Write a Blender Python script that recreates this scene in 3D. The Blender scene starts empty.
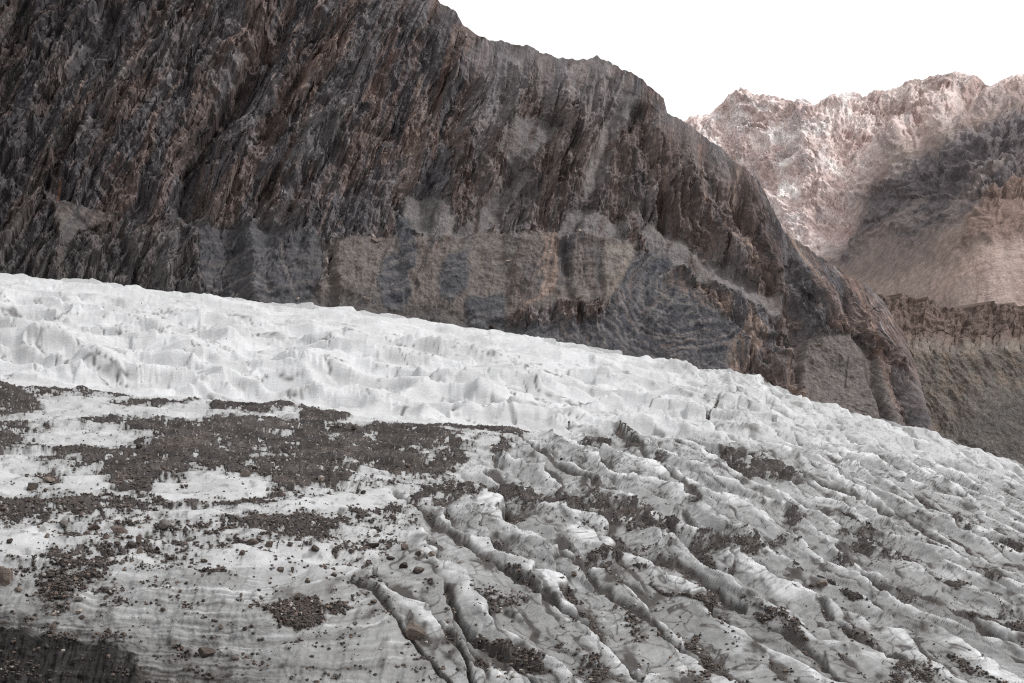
import bpy, math, random
import numpy as np
f32 = np.float32
rng = np.random.default_rng(7)
random.seed(7)
RES = 1.15                                   # grid density of the terrain sheets
F, CX, CY = 50 / 36 * 1024, 512.0, 341.5    # focal length of the lens expressed on a 1024 wide picture

# ------------------------------------------------------------------ scene, camera, light
S = bpy.context.scene
COL = S.collection
cam = bpy.data.cameras.new('camera'); cam.lens = 50; cam.sensor_width = 36; cam.clip_start = 0.5; cam.clip_end = 40000
cam_o = bpy.data.objects.new('camera', cam); COL.objects.link(cam_o)
cam_o.rotation_euler = (math.radians(90), 0, 0)
S.camera = cam_o
S.view_settings.view_transform = 'Standard'
S.view_settings.look = 'None'
S.view_settings.gamma = 1
S.view_settings.exposure = 0.0
S.render.engine = 'CYCLES'
S.cycles.use_denoising = False
S.cycles.filter_width = 1.15
S.cycles.max_bounces = 6
S.cycles.diffuse_bounces = 3
S.cycles.glossy_bounces = 2
S.cycles.volume_bounces = 2
S.cycles.use_adaptive_sampling = True

SUN_EL, SUN_AZ = math.radians(46), math.radians(96)      # azimuth measured from +Y towards +X
W = bpy.data.worlds.new('World'); S.world = W; W.use_nodes = True
nt = W.node_tree; nt.nodes.clear()
out = nt.nodes.new('ShaderNodeOutputWorld'); bg = nt.nodes.new('ShaderNodeBackground')
sky = nt.nodes.new('ShaderNodeTexSky'); sky.sky_type = 'NISHITA'; sky.sun_disc = False
sky.sun_elevation = SUN_EL; sky.sun_rotation = SUN_AZ; sky.air_density = 1.0; sky.dust_density = 6.0; sky.ozone_density = 1.0
hs = nt.nodes.new('ShaderNodeHueSaturation'); hs.inputs['Saturation'].default_value = 0.12
mx = nt.nodes.new('ShaderNodeMix'); mx.data_type = 'RGBA'; mx.inputs[0].default_value = 0.88
tc = nt.nodes.new('ShaderNodeTexCoord'); dt = nt.nodes.new('ShaderNodeVectorMath'); dt.operation = 'DOT_PRODUCT'
dt.inputs[1].default_value = (.42, .66, .62)               # gradient added to the sky for contrast: bright ahead, dimmer behind the camera
mr = nt.nodes.new('ShaderNodeMapRange'); mr.inputs[1].default_value = -.6; mr.inputs[2].default_value = .55
mr.inputs[3].default_value = 4.2; mr.inputs[4].default_value = 12.8
nt.links.new(tc.outputs['Generated'], dt.inputs[0]); nt.links.new(dt.outputs['Value'], mr.inputs[0])
cx3 = nt.nodes.new('ShaderNodeCombineXYZ')
for k_ in range(3): nt.links.new(mr.outputs[0], cx3.inputs[k_])
nt.links.new(cx3.outputs[0], mx.inputs[7])
nt.links.new(sky.outputs[0], hs.inputs['Color']); nt.links.new(hs.outputs[0], mx.inputs[6])
nt.links.new(mx.outputs[2], bg.inputs['Color']); bg.inputs['Strength'].default_value = 0.1
nt.links.new(bg.outputs[0], out.inputs[0])
sl = bpy.data.lights.new('sun', 'SUN'); sl.energy = 2.0; sl.angle = math.radians(10); sl.color = (1, 0.985, 0.965)
so = bpy.data.objects.new('sun', sl); COL.objects.link(so); so.location = (300, 100, 400)
so.rotation_euler = (math.radians(90) - SUN_EL, 0, math.pi - SUN_AZ)

# ------------------------------------------------------------------ noise
_p = rng.permutation(1024).astype(np.int32)
_ang = rng.random(1024) * 2 * np.pi
_gx, _gy = np.cos(_ang).astype(f32), np.sin(_ang).astype(f32)
_rnd = rng.random((1024, 4)).astype(f32)

def _hash(i, j, seed):
    return _p[(_p[(i + seed * 131) & 1023] + j + seed * 17) & 1023]

def perlin(x, y, seed=0):
    x = np.asarray(x, f32); y = np.asarray(y, f32)
    xi = np.floor(x); yi = np.floor(y)
    fx = x - xi; fy = y - yi
    i = xi.astype(np.int32); j = yi.astype(np.int32)
    def g(di, dj):
        h = _hash(i + di, j + dj, seed)
        return _gx[h] * (fx - di) + _gy[h] * (fy - dj)
    ux = fx * fx * fx * (fx * (fx * 6 - 15) + 10); uy = fy * fy * fy * (fy * (fy * 6 - 15) + 10)
    a = g(0, 0); a += (g(1, 0) - a) * ux
    b = g(0, 1); b += (g(1, 1) - b) * ux
    return (a + (b - a) * uy) * 1.5

def fbm(x, y, o=4, seed=0, gain=0.5, lac=2.03):
    s = 0; a = 1.0; n = 0
    for k in range(o):
        s = s + a * perlin(x, y, seed + k * 7); n += a
        x = x * lac + 3.7; y = y * lac + 1.3; a *= gain
    return s / n

def ridged(x, y, o=4, seed=0, gain=0.55, lac=2.05):
    s = 0; a = 1.0; n = 0
    for k in range(o):
        s = s + a * (1 - 2 * np.abs(perlin(x, y, seed + k * 7))); n += a
        x = x * lac + 5.1; y = y * lac + 2.9; a *= gain
    return s / n

def worley(x, y, seed=0, jit=0.9):
    """nearest and second distances, offset to the nearest point and four random numbers of its cell"""
    x = np.asarray(x, f32); y = np.asarray(y, f32)
    i = np.floor(x).astype(np.int32); j = np.floor(y).astype(np.int32)
    f1 = np.full(x.shape, 9, f32); f2 = np.full(x.shape, 9, f32)
    ox = np.zeros(x.shape, f32); oy = np.zeros(x.shape, f32); hid = np.zeros(x.shape, np.int32)
    for di in (-1, 0, 1):
        for dj in (-1, 0, 1):
            h = _hash(i + di, j + dj, seed)
            dx = x - (i + di + 0.5 + (_rnd[h, 0] - .5) * jit); dy = y - (j + dj + 0.5 + (_rnd[h, 1] - .5) * jit)
            d = np.sqrt(dx * dx + dy * dy)
            m = d < f1
            f2 = np.where(m, f1, np.minimum(f2, d))
            f1 = np.where(m, d, f1); ox = np.where(m, dx, ox); oy = np.where(m, dy, oy); hid = np.where(m, h, hid)
    h2 = _p[(hid + 77) & 1023]
    return f1, f2, ox, oy, _rnd[h2, 2], _rnd[h2, 3], _rnd[_p[(h2 + 5) & 1023], 0], _rnd[_p[(h2 + 9) & 1023], 1]

def sstep(a, b, x):
    t = np.clip((x - a) / (b - a), 0, 1)
    return t * t * (3 - 2 * t)

def lerp(a, b, t): return a + (b - a) * t

def seg_dist(px, py, pts, closed):
    d = np.full(px.shape, 1e9, f32); ins = np.zeros(px.shape, bool)
    n = len(pts)
    for k in range(n if closed else n - 1):
        x0, y0 = pts[k]; x1, y1 = pts[(k + 1) % n]
        ex, ey = x1 - x0, y1 - y0
        t = np.clip(((px - x0) * ex + (py - y0) * ey) / (ex * ex + ey * ey + 1e-9), 0, 1)
        d = np.minimum(d, (px - x0 - t * ex) ** 2 + (py - y0 - t * ey) ** 2)
        if closed and y0 != y1:
            c = ((y0 > py) != (y1 > py)) & (px < (x1 - x0) * (py - y0) / (y1 - y0) + x0)
            ins ^= c
    return np.sqrt(d), ins

def poly(U, V, pts, w=3.0):
    """soft membership (0..1) of the outline pts, w wide at the rim"""
    r = np.zeros(U.shape, f32)
    a = np.array(pts)
    m = (U > a[:, 0].min() - w) & (U < a[:, 0].max() + w) & (V > a[:, 1].min() - w) & (V < a[:, 1].max() + w)
    if m.any():
        d, ins = seg_dist(U[m], V[m], pts, True)
        r[m] = sstep(-w, w, np.where(ins, d, -d))
    return r

def line(U, V, pts, w=3.0):
    r = np.zeros(U.shape, f32)
    a = np.array(pts)
    m = (U > a[:, 0].min() - w) & (U < a[:, 0].max() + w) & (V > a[:, 1].min() - w) & (V < a[:, 1].max() + w)
    if m.any():
        d, _ = seg_dist(U[m], V[m], pts, False)
        r[m] = 1 - sstep(0, w, d)
    return r

def curve(pts, x):
    a = np.array(pts, float)
    return np.interp(x, a[:, 0], a[:, 1])

def lin(r, g, b):
    c = np.array([r, g, b]) / 255.0
    return np.where(c <= 0.04045, c / 12.92, ((c + 0.055) / 1.055) ** 2.4).astype(f32)

# ------------------------------------------------------------------ meshes
def unproject(U, V, Y):
    return np.stack([(U - CX) / F * Y, Y, -(V - CY) / F * Y], -1).astype(f32)

def grid_normals(Pn):
    a = np.gradient(Pn, axis=1); b = np.gradient(Pn, axis=0)
    n = np.cross(a, b); n /= np.linalg.norm(n, axis=-1, keepdims=True) + 1e-9
    flip = (n * Pn).sum(-1) > 0
    n[flip] *= -1
    return n

def sheet(name, Pn, mat, col=None, keep=None, smooth=True, kind='structure', label=None, cat=None, extra=None):
    R, C = Pn.shape[:2]
    idx = np.arange(R * C).reshape(R, C)
    q = np.stack([idx[:-1, :-1], idx[:-1, 1:], idx[1:, 1:], idx[1:, :-1]], -1).reshape(-1, 4)
    verts = Pn.reshape(-1, 3)
    at = {}
    if col is not None: at['col'] = col.reshape(-1, 3)
    if extra is not None: at['fol'] = extra.reshape(-1, 3)
    if keep is not None:
        k = keep.reshape(-1)
        q = q[k[q].any(1)]
        used = np.zeros(R * C, bool); used[q] = True
        m = np.cumsum(used) - 1
        q = m[q]; verts = verts[used]; at = {n: a[used] for n, a in at.items()}
    a3 = verts[q[:, 0]]; nz = np.cross(verts[q[:, 1]] - a3, verts[q[:, 3]] - a3)
    if ((nz * a3).sum(1) > 0).mean() > 0.5: q = q[:, ::-1]
    return raw_mesh(name, verts, q, mat, at, smooth, kind, label, cat)

def raw_mesh(name, verts, faces, mat, at=None, smooth=False, kind=None, label=None, cat=None, group=None):
    me = bpy.data.meshes.new(name)
    nv, nf, k = len(verts), len(faces), faces.shape[1]
    me.vertices.add(nv); me.vertices.foreach_set('co', np.ascontiguousarray(verts, f32).ravel())
    me.loops.add(nf * k); me.loops.foreach_set('vertex_index', np.ascontiguousarray(faces, np.int32).ravel())
    me.polygons.add(nf); me.polygons.foreach_set('loop_start', np.arange(0, nf * k, k, dtype=np.int32))
    me.polygons.foreach_set('use_smooth', np.full(nf, smooth, bool))
    for n, a in (at or {}).items():
        if n == 'fol':
            me.attributes.new(n, 'FLOAT_VECTOR', 'POINT').data.foreach_set('vector', np.ascontiguousarray(a, f32).ravel()); continue
        ca = me.attributes.new(n, 'FLOAT_COLOR', 'POINT')
        ca.data.foreach_set('color', np.concatenate([a, np.ones((len(a), 1), f32)], 1).astype(f32).ravel())
    me.update(calc_edges=True)
    me.materials.append(mat)
    o = bpy.data.objects.new(name, me); COL.objects.link(o)
    tag(o, label, cat, group, kind)
    return o

def tag(o, label=None, cat=None, group=None, kind=None):
    if label: o['label'] = label
    if cat: o['category'] = cat
    if group: o['group'] = group
    if kind: o['kind'] = kind

# ------------------------------------------------------------------ materials
def material(name, rough, spec, noises, bumps, tint=None, attr=True, coord=None):
    """base colour attribute (or tint) times several procedural noises: (scale xyz, detail, low, high); bumps: (scale xyz, distance)"""
    m = bpy.data.materials.new(name); m.use_nodes = True
    t = m.node_tree; N = t.nodes; L = t.links; b = N['Principled BSDF']
    b.inputs['Roughness'].default_value = rough
    b.inputs['Specular IOR Level'].default_value = spec
    geo = N.new('ShaderNodeNewGeometry')
    if attr:
        a = N.new('ShaderNodeAttribute'); a.attribute_name = 'col'; cur = a.outputs['Color']
    else:
        a = N.new('ShaderNodeRGB'); a.outputs[0].default_value = (*tint, 1); cur = a.outputs[0]
    src = geo.outputs['Position']
    if coord:
        ca_ = N.new('ShaderNodeAttribute'); ca_.attribute_name = coord; src = ca_.outputs['Vector']
    def noise(sc, det):
        v = N.new('ShaderNodeVectorMath'); v.operation = 'MULTIPLY'; v.inputs[1].default_value = sc
        L.new(src, v.inputs[0])
        n = N.new('ShaderNodeTexNoise'); n.inputs['Scale'].default_value = 1; n.inputs['Detail'].default_value = det
        n.inputs['Roughness'].default_value = 0.62
        L.new(v.outputs[0], n.inputs['Vector'])
        return n.outputs['Fac']
    for sc, det, lo, hi in noises:
        r = N.new('ShaderNodeMapRange'); r.inputs[1].default_value = 0.3; r.inputs[2].default_value = 0.7
        r.inputs[3].default_value = lo; r.inputs[4].default_value = hi
        L.new(noise(sc, det), r.inputs[0])
        x = N.new('ShaderNodeVectorMath'); x.operation = 'SCALE'
        L.new(cur, x.inputs[0]); L.new(r.outputs[0], x.inputs['Scale']); cur = x.outputs[0]
    L.new(cur, b.inputs['Base Color'])
    nrm = None
    for sc, dist in bumps:
        bp = N.new('ShaderNodeBump'); bp.inputs['Strength'].default_value = 1; bp.inputs['Distance'].default_value = dist
        L.new(noise(sc, 4), bp.inputs['Height'])
        if nrm: L.new(nrm, bp.inputs['Normal'])
        nrm = bp.outputs[0]
    if nrm: L.new(nrm, b.inputs['Normal'])
    return m

M_ICE = material('glacier_ice', 0.6, 0.25, [((.7, .4, 3), 5, .92, 1.05), ((4, 3, 4), 5, .9, 1.06), ((9, 7, 9), 3, .9, 1.06)], [((1.2, 1.2, 3), .12), ((5, 5, 8), .08)])
M_RUB = material('rubble', 0.95, 0.15, [((5, 5, 5), 5, .55, 1.5), ((1, 1, 1), 3, .8, 1.2)], [((3, 3, 3), .25)])
M_CLIFF = material('cliff_rock', 0.92, 0.12, [((2.2, .45, .5), 5, .72, 1.3), ((6, 2.6, 1), 4, .72, 1.3)], [((3.2, .35, .5), .5), ((7, 2, 1), .25)], coord='fol')
M_MOR = material('moraine_rubble', 0.95, 0.1, [((.6, .6, .6), 6, .72, 1.3), ((2.4, 2.4, 2.4), 4, .62, 1.4)], [((.5, .5, .5), .7), ((2, 2, 2), .4)])
M_FAR = material('mountain_rock', 0.95, 0.05, [((.05, .05, .05), 6, .72, 1.26), ((.2, .2, .14), 5, .72, 1.28)], [((.06, .06, .05), 5), ((.2, .2, .2), 1.5)])
M_GROUND = material('valley_gravel', 0.95, 0.1, [((.3, .3, .3), 6, .6, 1.4)], [], tint=(.1, .092, .085), attr=False)

# ------------------------------------------------------------------ glacier
CREST = [(-300, 262), (-120, 268), (0, 273), (40, 278.5), (63, 280), (80, 281), (130, 287.5), (170, 292), (221, 297), (277, 304.5), (340, 308), (365, 313),
         (400, 318), (450, 326), (500, 333), (540, 338), (600, 350), (664, 364), (700, 369), (735, 372), (748, 375), (805, 400),
         (840, 411), (870, 419), (907, 428), (963, 447), (1024, 467), (1150, 510), (1340, 580)]
VB = 705.0
YT = {  # depth tables: column -> (row, depth in metres)
    -300: [(262, 400), (380, 270), (470, 165), (555, 118), (600, 112), (705, 106)],
    0: [(273, 390), (375, 268), (470, 165), (560, 116), (610, 110), (705, 104)],
    256: [(302, 390), (395, 262), (475, 170), (570, 117), (620, 110), (705, 103)],
    512: [(335, 385), (420, 258), (490, 190), (580, 138), (705, 100)],
    768: [(386, 370), (450, 272), (520, 205), (600, 152), (705, 110)],
    1024: [(467, 345), (520, 268), (590, 196), (650, 154), (705, 126)],
    1340: [(580, 300), (620, 240), (660, 195), (705, 155)],
}
_cu = sorted(YT)
def base_depth(U, V):
    vc = curve(CREST, U); t = (V - vc) / (VB - vc)
    L = []
    for c in _cu:
        a = np.array(YT[c], float); c0 = curve(CREST, c)
        tt = (a[:, 0] - a[0, 0]) / (VB - a[0, 0])
        tq = np.linspace(0, 1, 200); lq = np.interp(tq, tt, np.log(a[:, 1]))
        ker = np.hanning(23); ker /= ker.sum()
        pad = np.concatenate([lq[0] + (np.arange(-11, 0)) * (lq[1] - lq[0]), lq, lq[-1] + np.arange(1, 12) * (lq[-1] - lq[-2])])
        L.append((tq, np.convolve(pad, ker, 'valid')))
    out = np.zeros(U.shape)
    for k in range(len(_cu) - 1):
        c0, c1 = _cu[k], _cu[k + 1]
        m = (U >= c0) & (U <= c1)
        if not m.any(): continue
        w = (U[m] - c0) / (c1 - c0); w = w * w * (3 - 2 * w) * .5 + w * .5
        a = np.interp(t[m], *L[k]); b = np.interp(t[m], *L[k + 1])
        out[m] = a + (b - a) * w
    return np.exp(out)

NC = int(1620 * RES); NR = int(470 * RES); NBACK = int(40 * RES); NLOW = 12
u1 = np.linspace(-290, 1330, NC)
s1 = np.linspace(0, 1, NR)
U0 = np.repeat(u1[None], NR, 0)
vc1 = curve(CREST, u1)
V0 = vc1[None] + (VB - vc1)[None] * s1[:, None]
Y0 = base_depth(U0, V0)
P0 = unproject(U0, V0, Y0)
# behind the crest the ice falls away towards the valley side; in front of the frame it drops to the valley floor
back = []
for k in range(NBACK, 0, -1):
    d = 60.0 * (k / NBACK) ** 1.5
    Yk = Y0[0] + d; zk = P0[0, :, 2] - 0.012 * d * d - 0.05 * d
    back.append(np.stack([(u1 - CX) / F * Yk, Yk, zk], -1))
low = []
for k in range(1, NLOW + 1):
    d = 14.0 * k / NLOW
    Yk = Y0[-1] - d * .5; zk = P0[-1, :, 2] - d * 2.2
    low.append(np.stack([(u1 - CX) / F * Yk, Yk, zk], -1))
P = np.concatenate([np.array(back, f32), P0, np.array(low, f32)], 0)
dvb = np.linspace(-40, -1, NBACK)[:, None]
U = np.repeat(u1[None], P.shape[0], 0).astype(f32)
V = np.concatenate([V0[0][None] + dvb, V0, V0[-1][None] + np.arange(1, NLOW + 1)[:, None] * 2.0], 0).astype(f32)
Nrm = grid_normals(P)
X, Y, Z = P[..., 0], P[..., 1], P[..., 2]
Q = Y + 1.2 * Z                                        # runs on down steep faces too

# zones
wu = U + 14 * fbm(U / 45, V / 25, 3, 11); wv = V + 7 * fbm(U / 45, V / 25, 3, 12)
B1 = [(-400, 378), (0, 378), (130, 391), (300, 400), (400, 416), (520, 424), (600, 432), (700, 436), (800, 445), (900, 452), (1024, 480), (1400, 600)]
wA = 1 - sstep(-9, 12, wv - curve(B1, wu))
wA *= 1 - .35 * sstep(620, 780, wu)
B2 = [(360, 395), (490, 418), (545, 424), (500, 455), (455, 490), (405, 545), (358, 578), (385, 605), (455, 690), (460, 760)]
left = poly(wu, wv, [(-900, 300)] + B2 + [(-900, 780)], 10)
wB = left * (1 - wA)
wC = np.clip(1 - wA - wB, 0, 1)
face = left * sstep(563, 580, wv)                       # the steep striated ice face low on the left

# white band: scalloped waves with sharp crests
ax, ay = X + 4 * fbm(X / 18, Q / 18, 3, 21), Q + 4 * fbm(X / 18, Q / 18, 3, 22)
ay2 = ay + .35 * ax
F1, F2, ox, oy, r0, r1, r2, r3 = worley(ax / 21, ay2 / 13, 3)
hA = 5.0 * np.minimum(F1, .95) ** 1.6 + 2.4 * (r0 - .5) * sstep(0, .25, F2 - F1)
g1, g2, gx, gy, q0, q1, q2, q3 = worley((ax + .3 * ay) / 8.5, ay / 5.6, 4)
hA += 1.5 * np.minimum(g1, .95) ** 1.4 + .9 * (q0 - .5) * sstep(0, .3, g2 - g1)
hA += .8 * fbm(X / 30, Q / 30, 2, 25)
t1_, t2_, tx_, ty_, p0, p1, p2, p3 = worley((ax - .2 * ay) / 10.5, (ay2 + .25 * ax) / 6.5, 6)
hA += tx_ * 10.5 * .30 * (p0 - .45) + ty_ * 6.5 * .46 * (p1 - .15) + 1.5 * (p2 - .5)
n1_, n2_, nx_, ny_, o0, o1, o2, o3 = worley((ax + .5 * ay) / 4.6, (ay2 - .2 * ax) / 3.4, 7)
hA += nx_ * 4.6 * .26 * (o0 - .5) + ny_ * 3.4 * .34 * (o1 - .3) + .4 * (o2 - .5)
hair = np.exp(-(np.abs(fbm((X + .9 * Q) / 13, (Q - .6 * X) / 30, 3, 23)) / .018) ** 2) * sstep(-.1, .3, fbm(X / 14, Q / 14, 2, 24))
hair = np.maximum(hair, np.exp(-(np.abs(fbm((X - .2 * Q) / 16, Q / 26, 3, 26)) / .016) ** 2) * sstep(-.05, .3, fbm(X / 16, Q / 16, 2, 27)))
band = sstep(-18, -5, wv - curve(B1, wu)) * (1 - sstep(540, 600, U))
hA *= 1 - .8 * band
hairline = hair * wA * sstep(6, 30, V - curve(CREST, U))
hA -= .5 * hairline
hA -= 2.3
cd = sstep(2, 40, V - curve(CREST, U)); hA *= lerp(.42 + .2 * sstep(500, 700, U), 1, cd)
nearcrest = np.exp(-np.maximum(V - curve(CREST, U), 0) / 9.0)
jag = sstep(600, 720, U) * (1 - .55 * sstep(800, 900, U))
k1, k2, *_r = worley(X / 2.3, Q / 4.0, 5)
hA += nearcrest * jag * (1.9 * (1 - k1) ** 1.0 * (.4 + _r[2]) - .4)
hA += nearcrest * (.7 * ridged(X / 9, Q / 9, 3, 28)) 

# serac field: tilted slabs between long crevasses running towards the lower right
ca, sa = .925, .38
wx = X + 3.2 * fbm(X / 22, Y / 40, 3, 31) + .45 * fbm(X / 3, Y / 8, 3, 33); wy = Y + 12 * fbm(X / 20, Y / 40, 3, 32)
A_ = wx * ca + wy * sa * .9; B_ = wx * sa - wy * ca
def fins(a, b, wid, leng, sd, warp):
    """asymmetric slabs: a gentle face rising to a sharp crest, then a drop; crests break and fade along their length"""
    p = a / wid + warp * fbm(a / (wid * 2.2), b / (leng * .8), 4, sd, .55) + .06 * fbm(a / (wid * .5), b / (leng * .22), 3, sd + 3)
    k = np.floor(p); t = p - k
    kk = (k.astype(np.int32) * 37 + 11) & 1023
    q = b / leng + _rnd[_p[kk], 0] * 9
    seg = np.floor(q); u = q - seg
    r = _rnd[_p[(kk + seg.astype(np.int32) * 53) & 1023]]; r2 = _rnd[_p[(kk + (seg.astype(np.int32) + 1) * 53) & 1023]]
    m = sstep(.72, 1, u)[..., None]
    r = r + (r2 - r) * m
    return t, r, u
t1c, R1, u1c = fins(A_, B_, 8.4, 34.0, 150, .8)
t2c, R2, u2c = fins(A_ * .97 + B_ * .13, B_, 4.0, 17.0, 160, .7)
amp1 = .45 + .9 * R1[..., 0]; amp2 = .25 + 1.0 * R2[..., 0]
hC = 2.6 * amp1 * (t1c ** 1.1 - .5) + .9 * (R1[..., 1] - .5) + .85 * amp2 * (t2c ** 1.1 - .5)
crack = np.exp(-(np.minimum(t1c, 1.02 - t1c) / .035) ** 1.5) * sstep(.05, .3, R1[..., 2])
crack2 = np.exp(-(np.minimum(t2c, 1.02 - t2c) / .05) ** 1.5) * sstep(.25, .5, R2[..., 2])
d1, d2, dx_, dy_, i0, i1, i2, i3 = worley((A_ - .25 * B_) / 4.2, (B_ + .3 * A_) / 9.0, 9, .95)
hC += dx_ * 4.2 * .22 * (i0 - .5) - dy_ * 9.0 * .09 * (i1 - .4) + .30 * (i2 - .5)
cx_ = t1c - .5; e3 = R1[..., 3]
hC += -.8 * crack - .25 * crack2
m1, m2, mx_, my_, j0, j1, j2, j3 = worley((A_ - .2 * B_) / 1.9 + .4 * fbm(X / 3, Y / 6, 2, 36), B_ / 4.4, 10, .9)
hC += .10 * np.minimum(m1, .9) ** 1.5 + 1.9 * mx_ * .22 * (j0 - .35) - 4.4 * my_ * .09 * (j1 - .5) + .22 * (j2 - .5)
crack3 = np.exp(-((m2 - m1) / .07) ** 1.3) * (j3 > .45)
hC -= .18 * crack3
hC += .16 * fbm(X / 6, Y / 12, 3, 35) + .10 * fbm(X / .7, Y / 1.6, 3, 37)
hC *= lerp(1, .75, sstep(.0, 1, wA)) * lerp(.62, 1, sstep(105, 190, Y))

# debris covered flats: low swells, a few benches
hB = 1.1 * fbm(X / 16, Q / 10, 4, 41) + .7 * ridged(X / 11, Q / 5.5, 2, 44) + .18 * fbm(X / 2.2, Q / 2.0, 3, 43)
hF = 1.1 * fbm(X / 9, Z / 4, 4, 51) + .45 * fbm(X / 2.2, Z / 1.6, 4, 54, .6) + .12 * fbm(X / 3.0, Z / .3, 3, 52) + .12 * ridged(X / 1.6, Z / 6, 2, 53)
h = wA * hA + wC * hC + wB * lerp(hB, hF, face)

def blur(a):
    a = a.copy(); a[:, 1:-1] = .25 * a[:, :-2] + .5 * a[:, 1:-1] + .25 * a[:, 2:]
    a[1:-1] = .25 * a[:-2] + .5 * a[1:-1] + .25 * a[2:]
    return a
h = lerp(h, blur(h), np.clip(wC + wA, 0, 1))
# crevasses that can be followed by eye
CREV = [([(395, 495), (430, 520), (470, 545), (520, 580), (560, 610), (600, 640), (640, 684)], 4.5, 2.2),
        ([(352, 580), (372, 592), (388, 610), (412, 640), (440, 672), (455, 690)], 3.0, 1.8),
        ([(430, 612), (450, 640), (466, 665), (475, 690)], 3.5, 1.8), ([(446, 590), (458, 610), (470, 630), (500, 650), (530, 672), (545, 690)], 3.5, 1.8),
        ([(560, 556), (600, 590), (640, 620), (690, 655), (730, 684)], 3.5, 1.6), ([(640, 556), (690, 575), (720, 595), (745, 610)], 3.5, 1.7),
        ([(760, 625), (790, 640), (830, 665), (850, 690)], 3.0, 1.4), ([(815, 605), (850, 635), (900, 662), (935, 690)], 3.0, 1.6),
        ([(780, 480), (830, 488), (870, 506), (905, 515), (945, 545), (990, 575)], 3.5, 1.6), ([(860, 575), (920, 600), (970, 625), (1024, 655)], 4, 1.6),
        ([(520, 437), (545, 460), (585, 482), (625, 500)], 3.5, 1.7), ([(610, 425), (640, 445), (665, 475), (700, 500)], 3.2, 1.5),
        ([(683, 515), (705, 530), (735, 545)], 3.0, 1.5),
        ([(720, 392), (716, 402), (708, 414), (706, 412)], 2, 1.2), ([(728, 390), (737, 402), (741, 414)], 1.6, .8), ([(773, 402), (768, 416)], 1.6, .8),
        ([(492, 398), (500, 402), (515, 413)], 2.2, 1.2)]
crev = np.zeros(U.shape, f32)
cu, cv = U + 3.0 * fbm(U / 18, V / 14, 3, 61), V + 3.0 * fbm(U / 18, V / 14, 3, 62)
for pts, w, dep in CREV:
    m = line(cu, cv, pts, w)
    h = h - dep * .38 * m
    crev = np.maximum(crev, m * min(1, dep / 1.6))
h = h * sstep(0, 30, np.arange(P.shape[0])[:, None] + 1)

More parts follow.
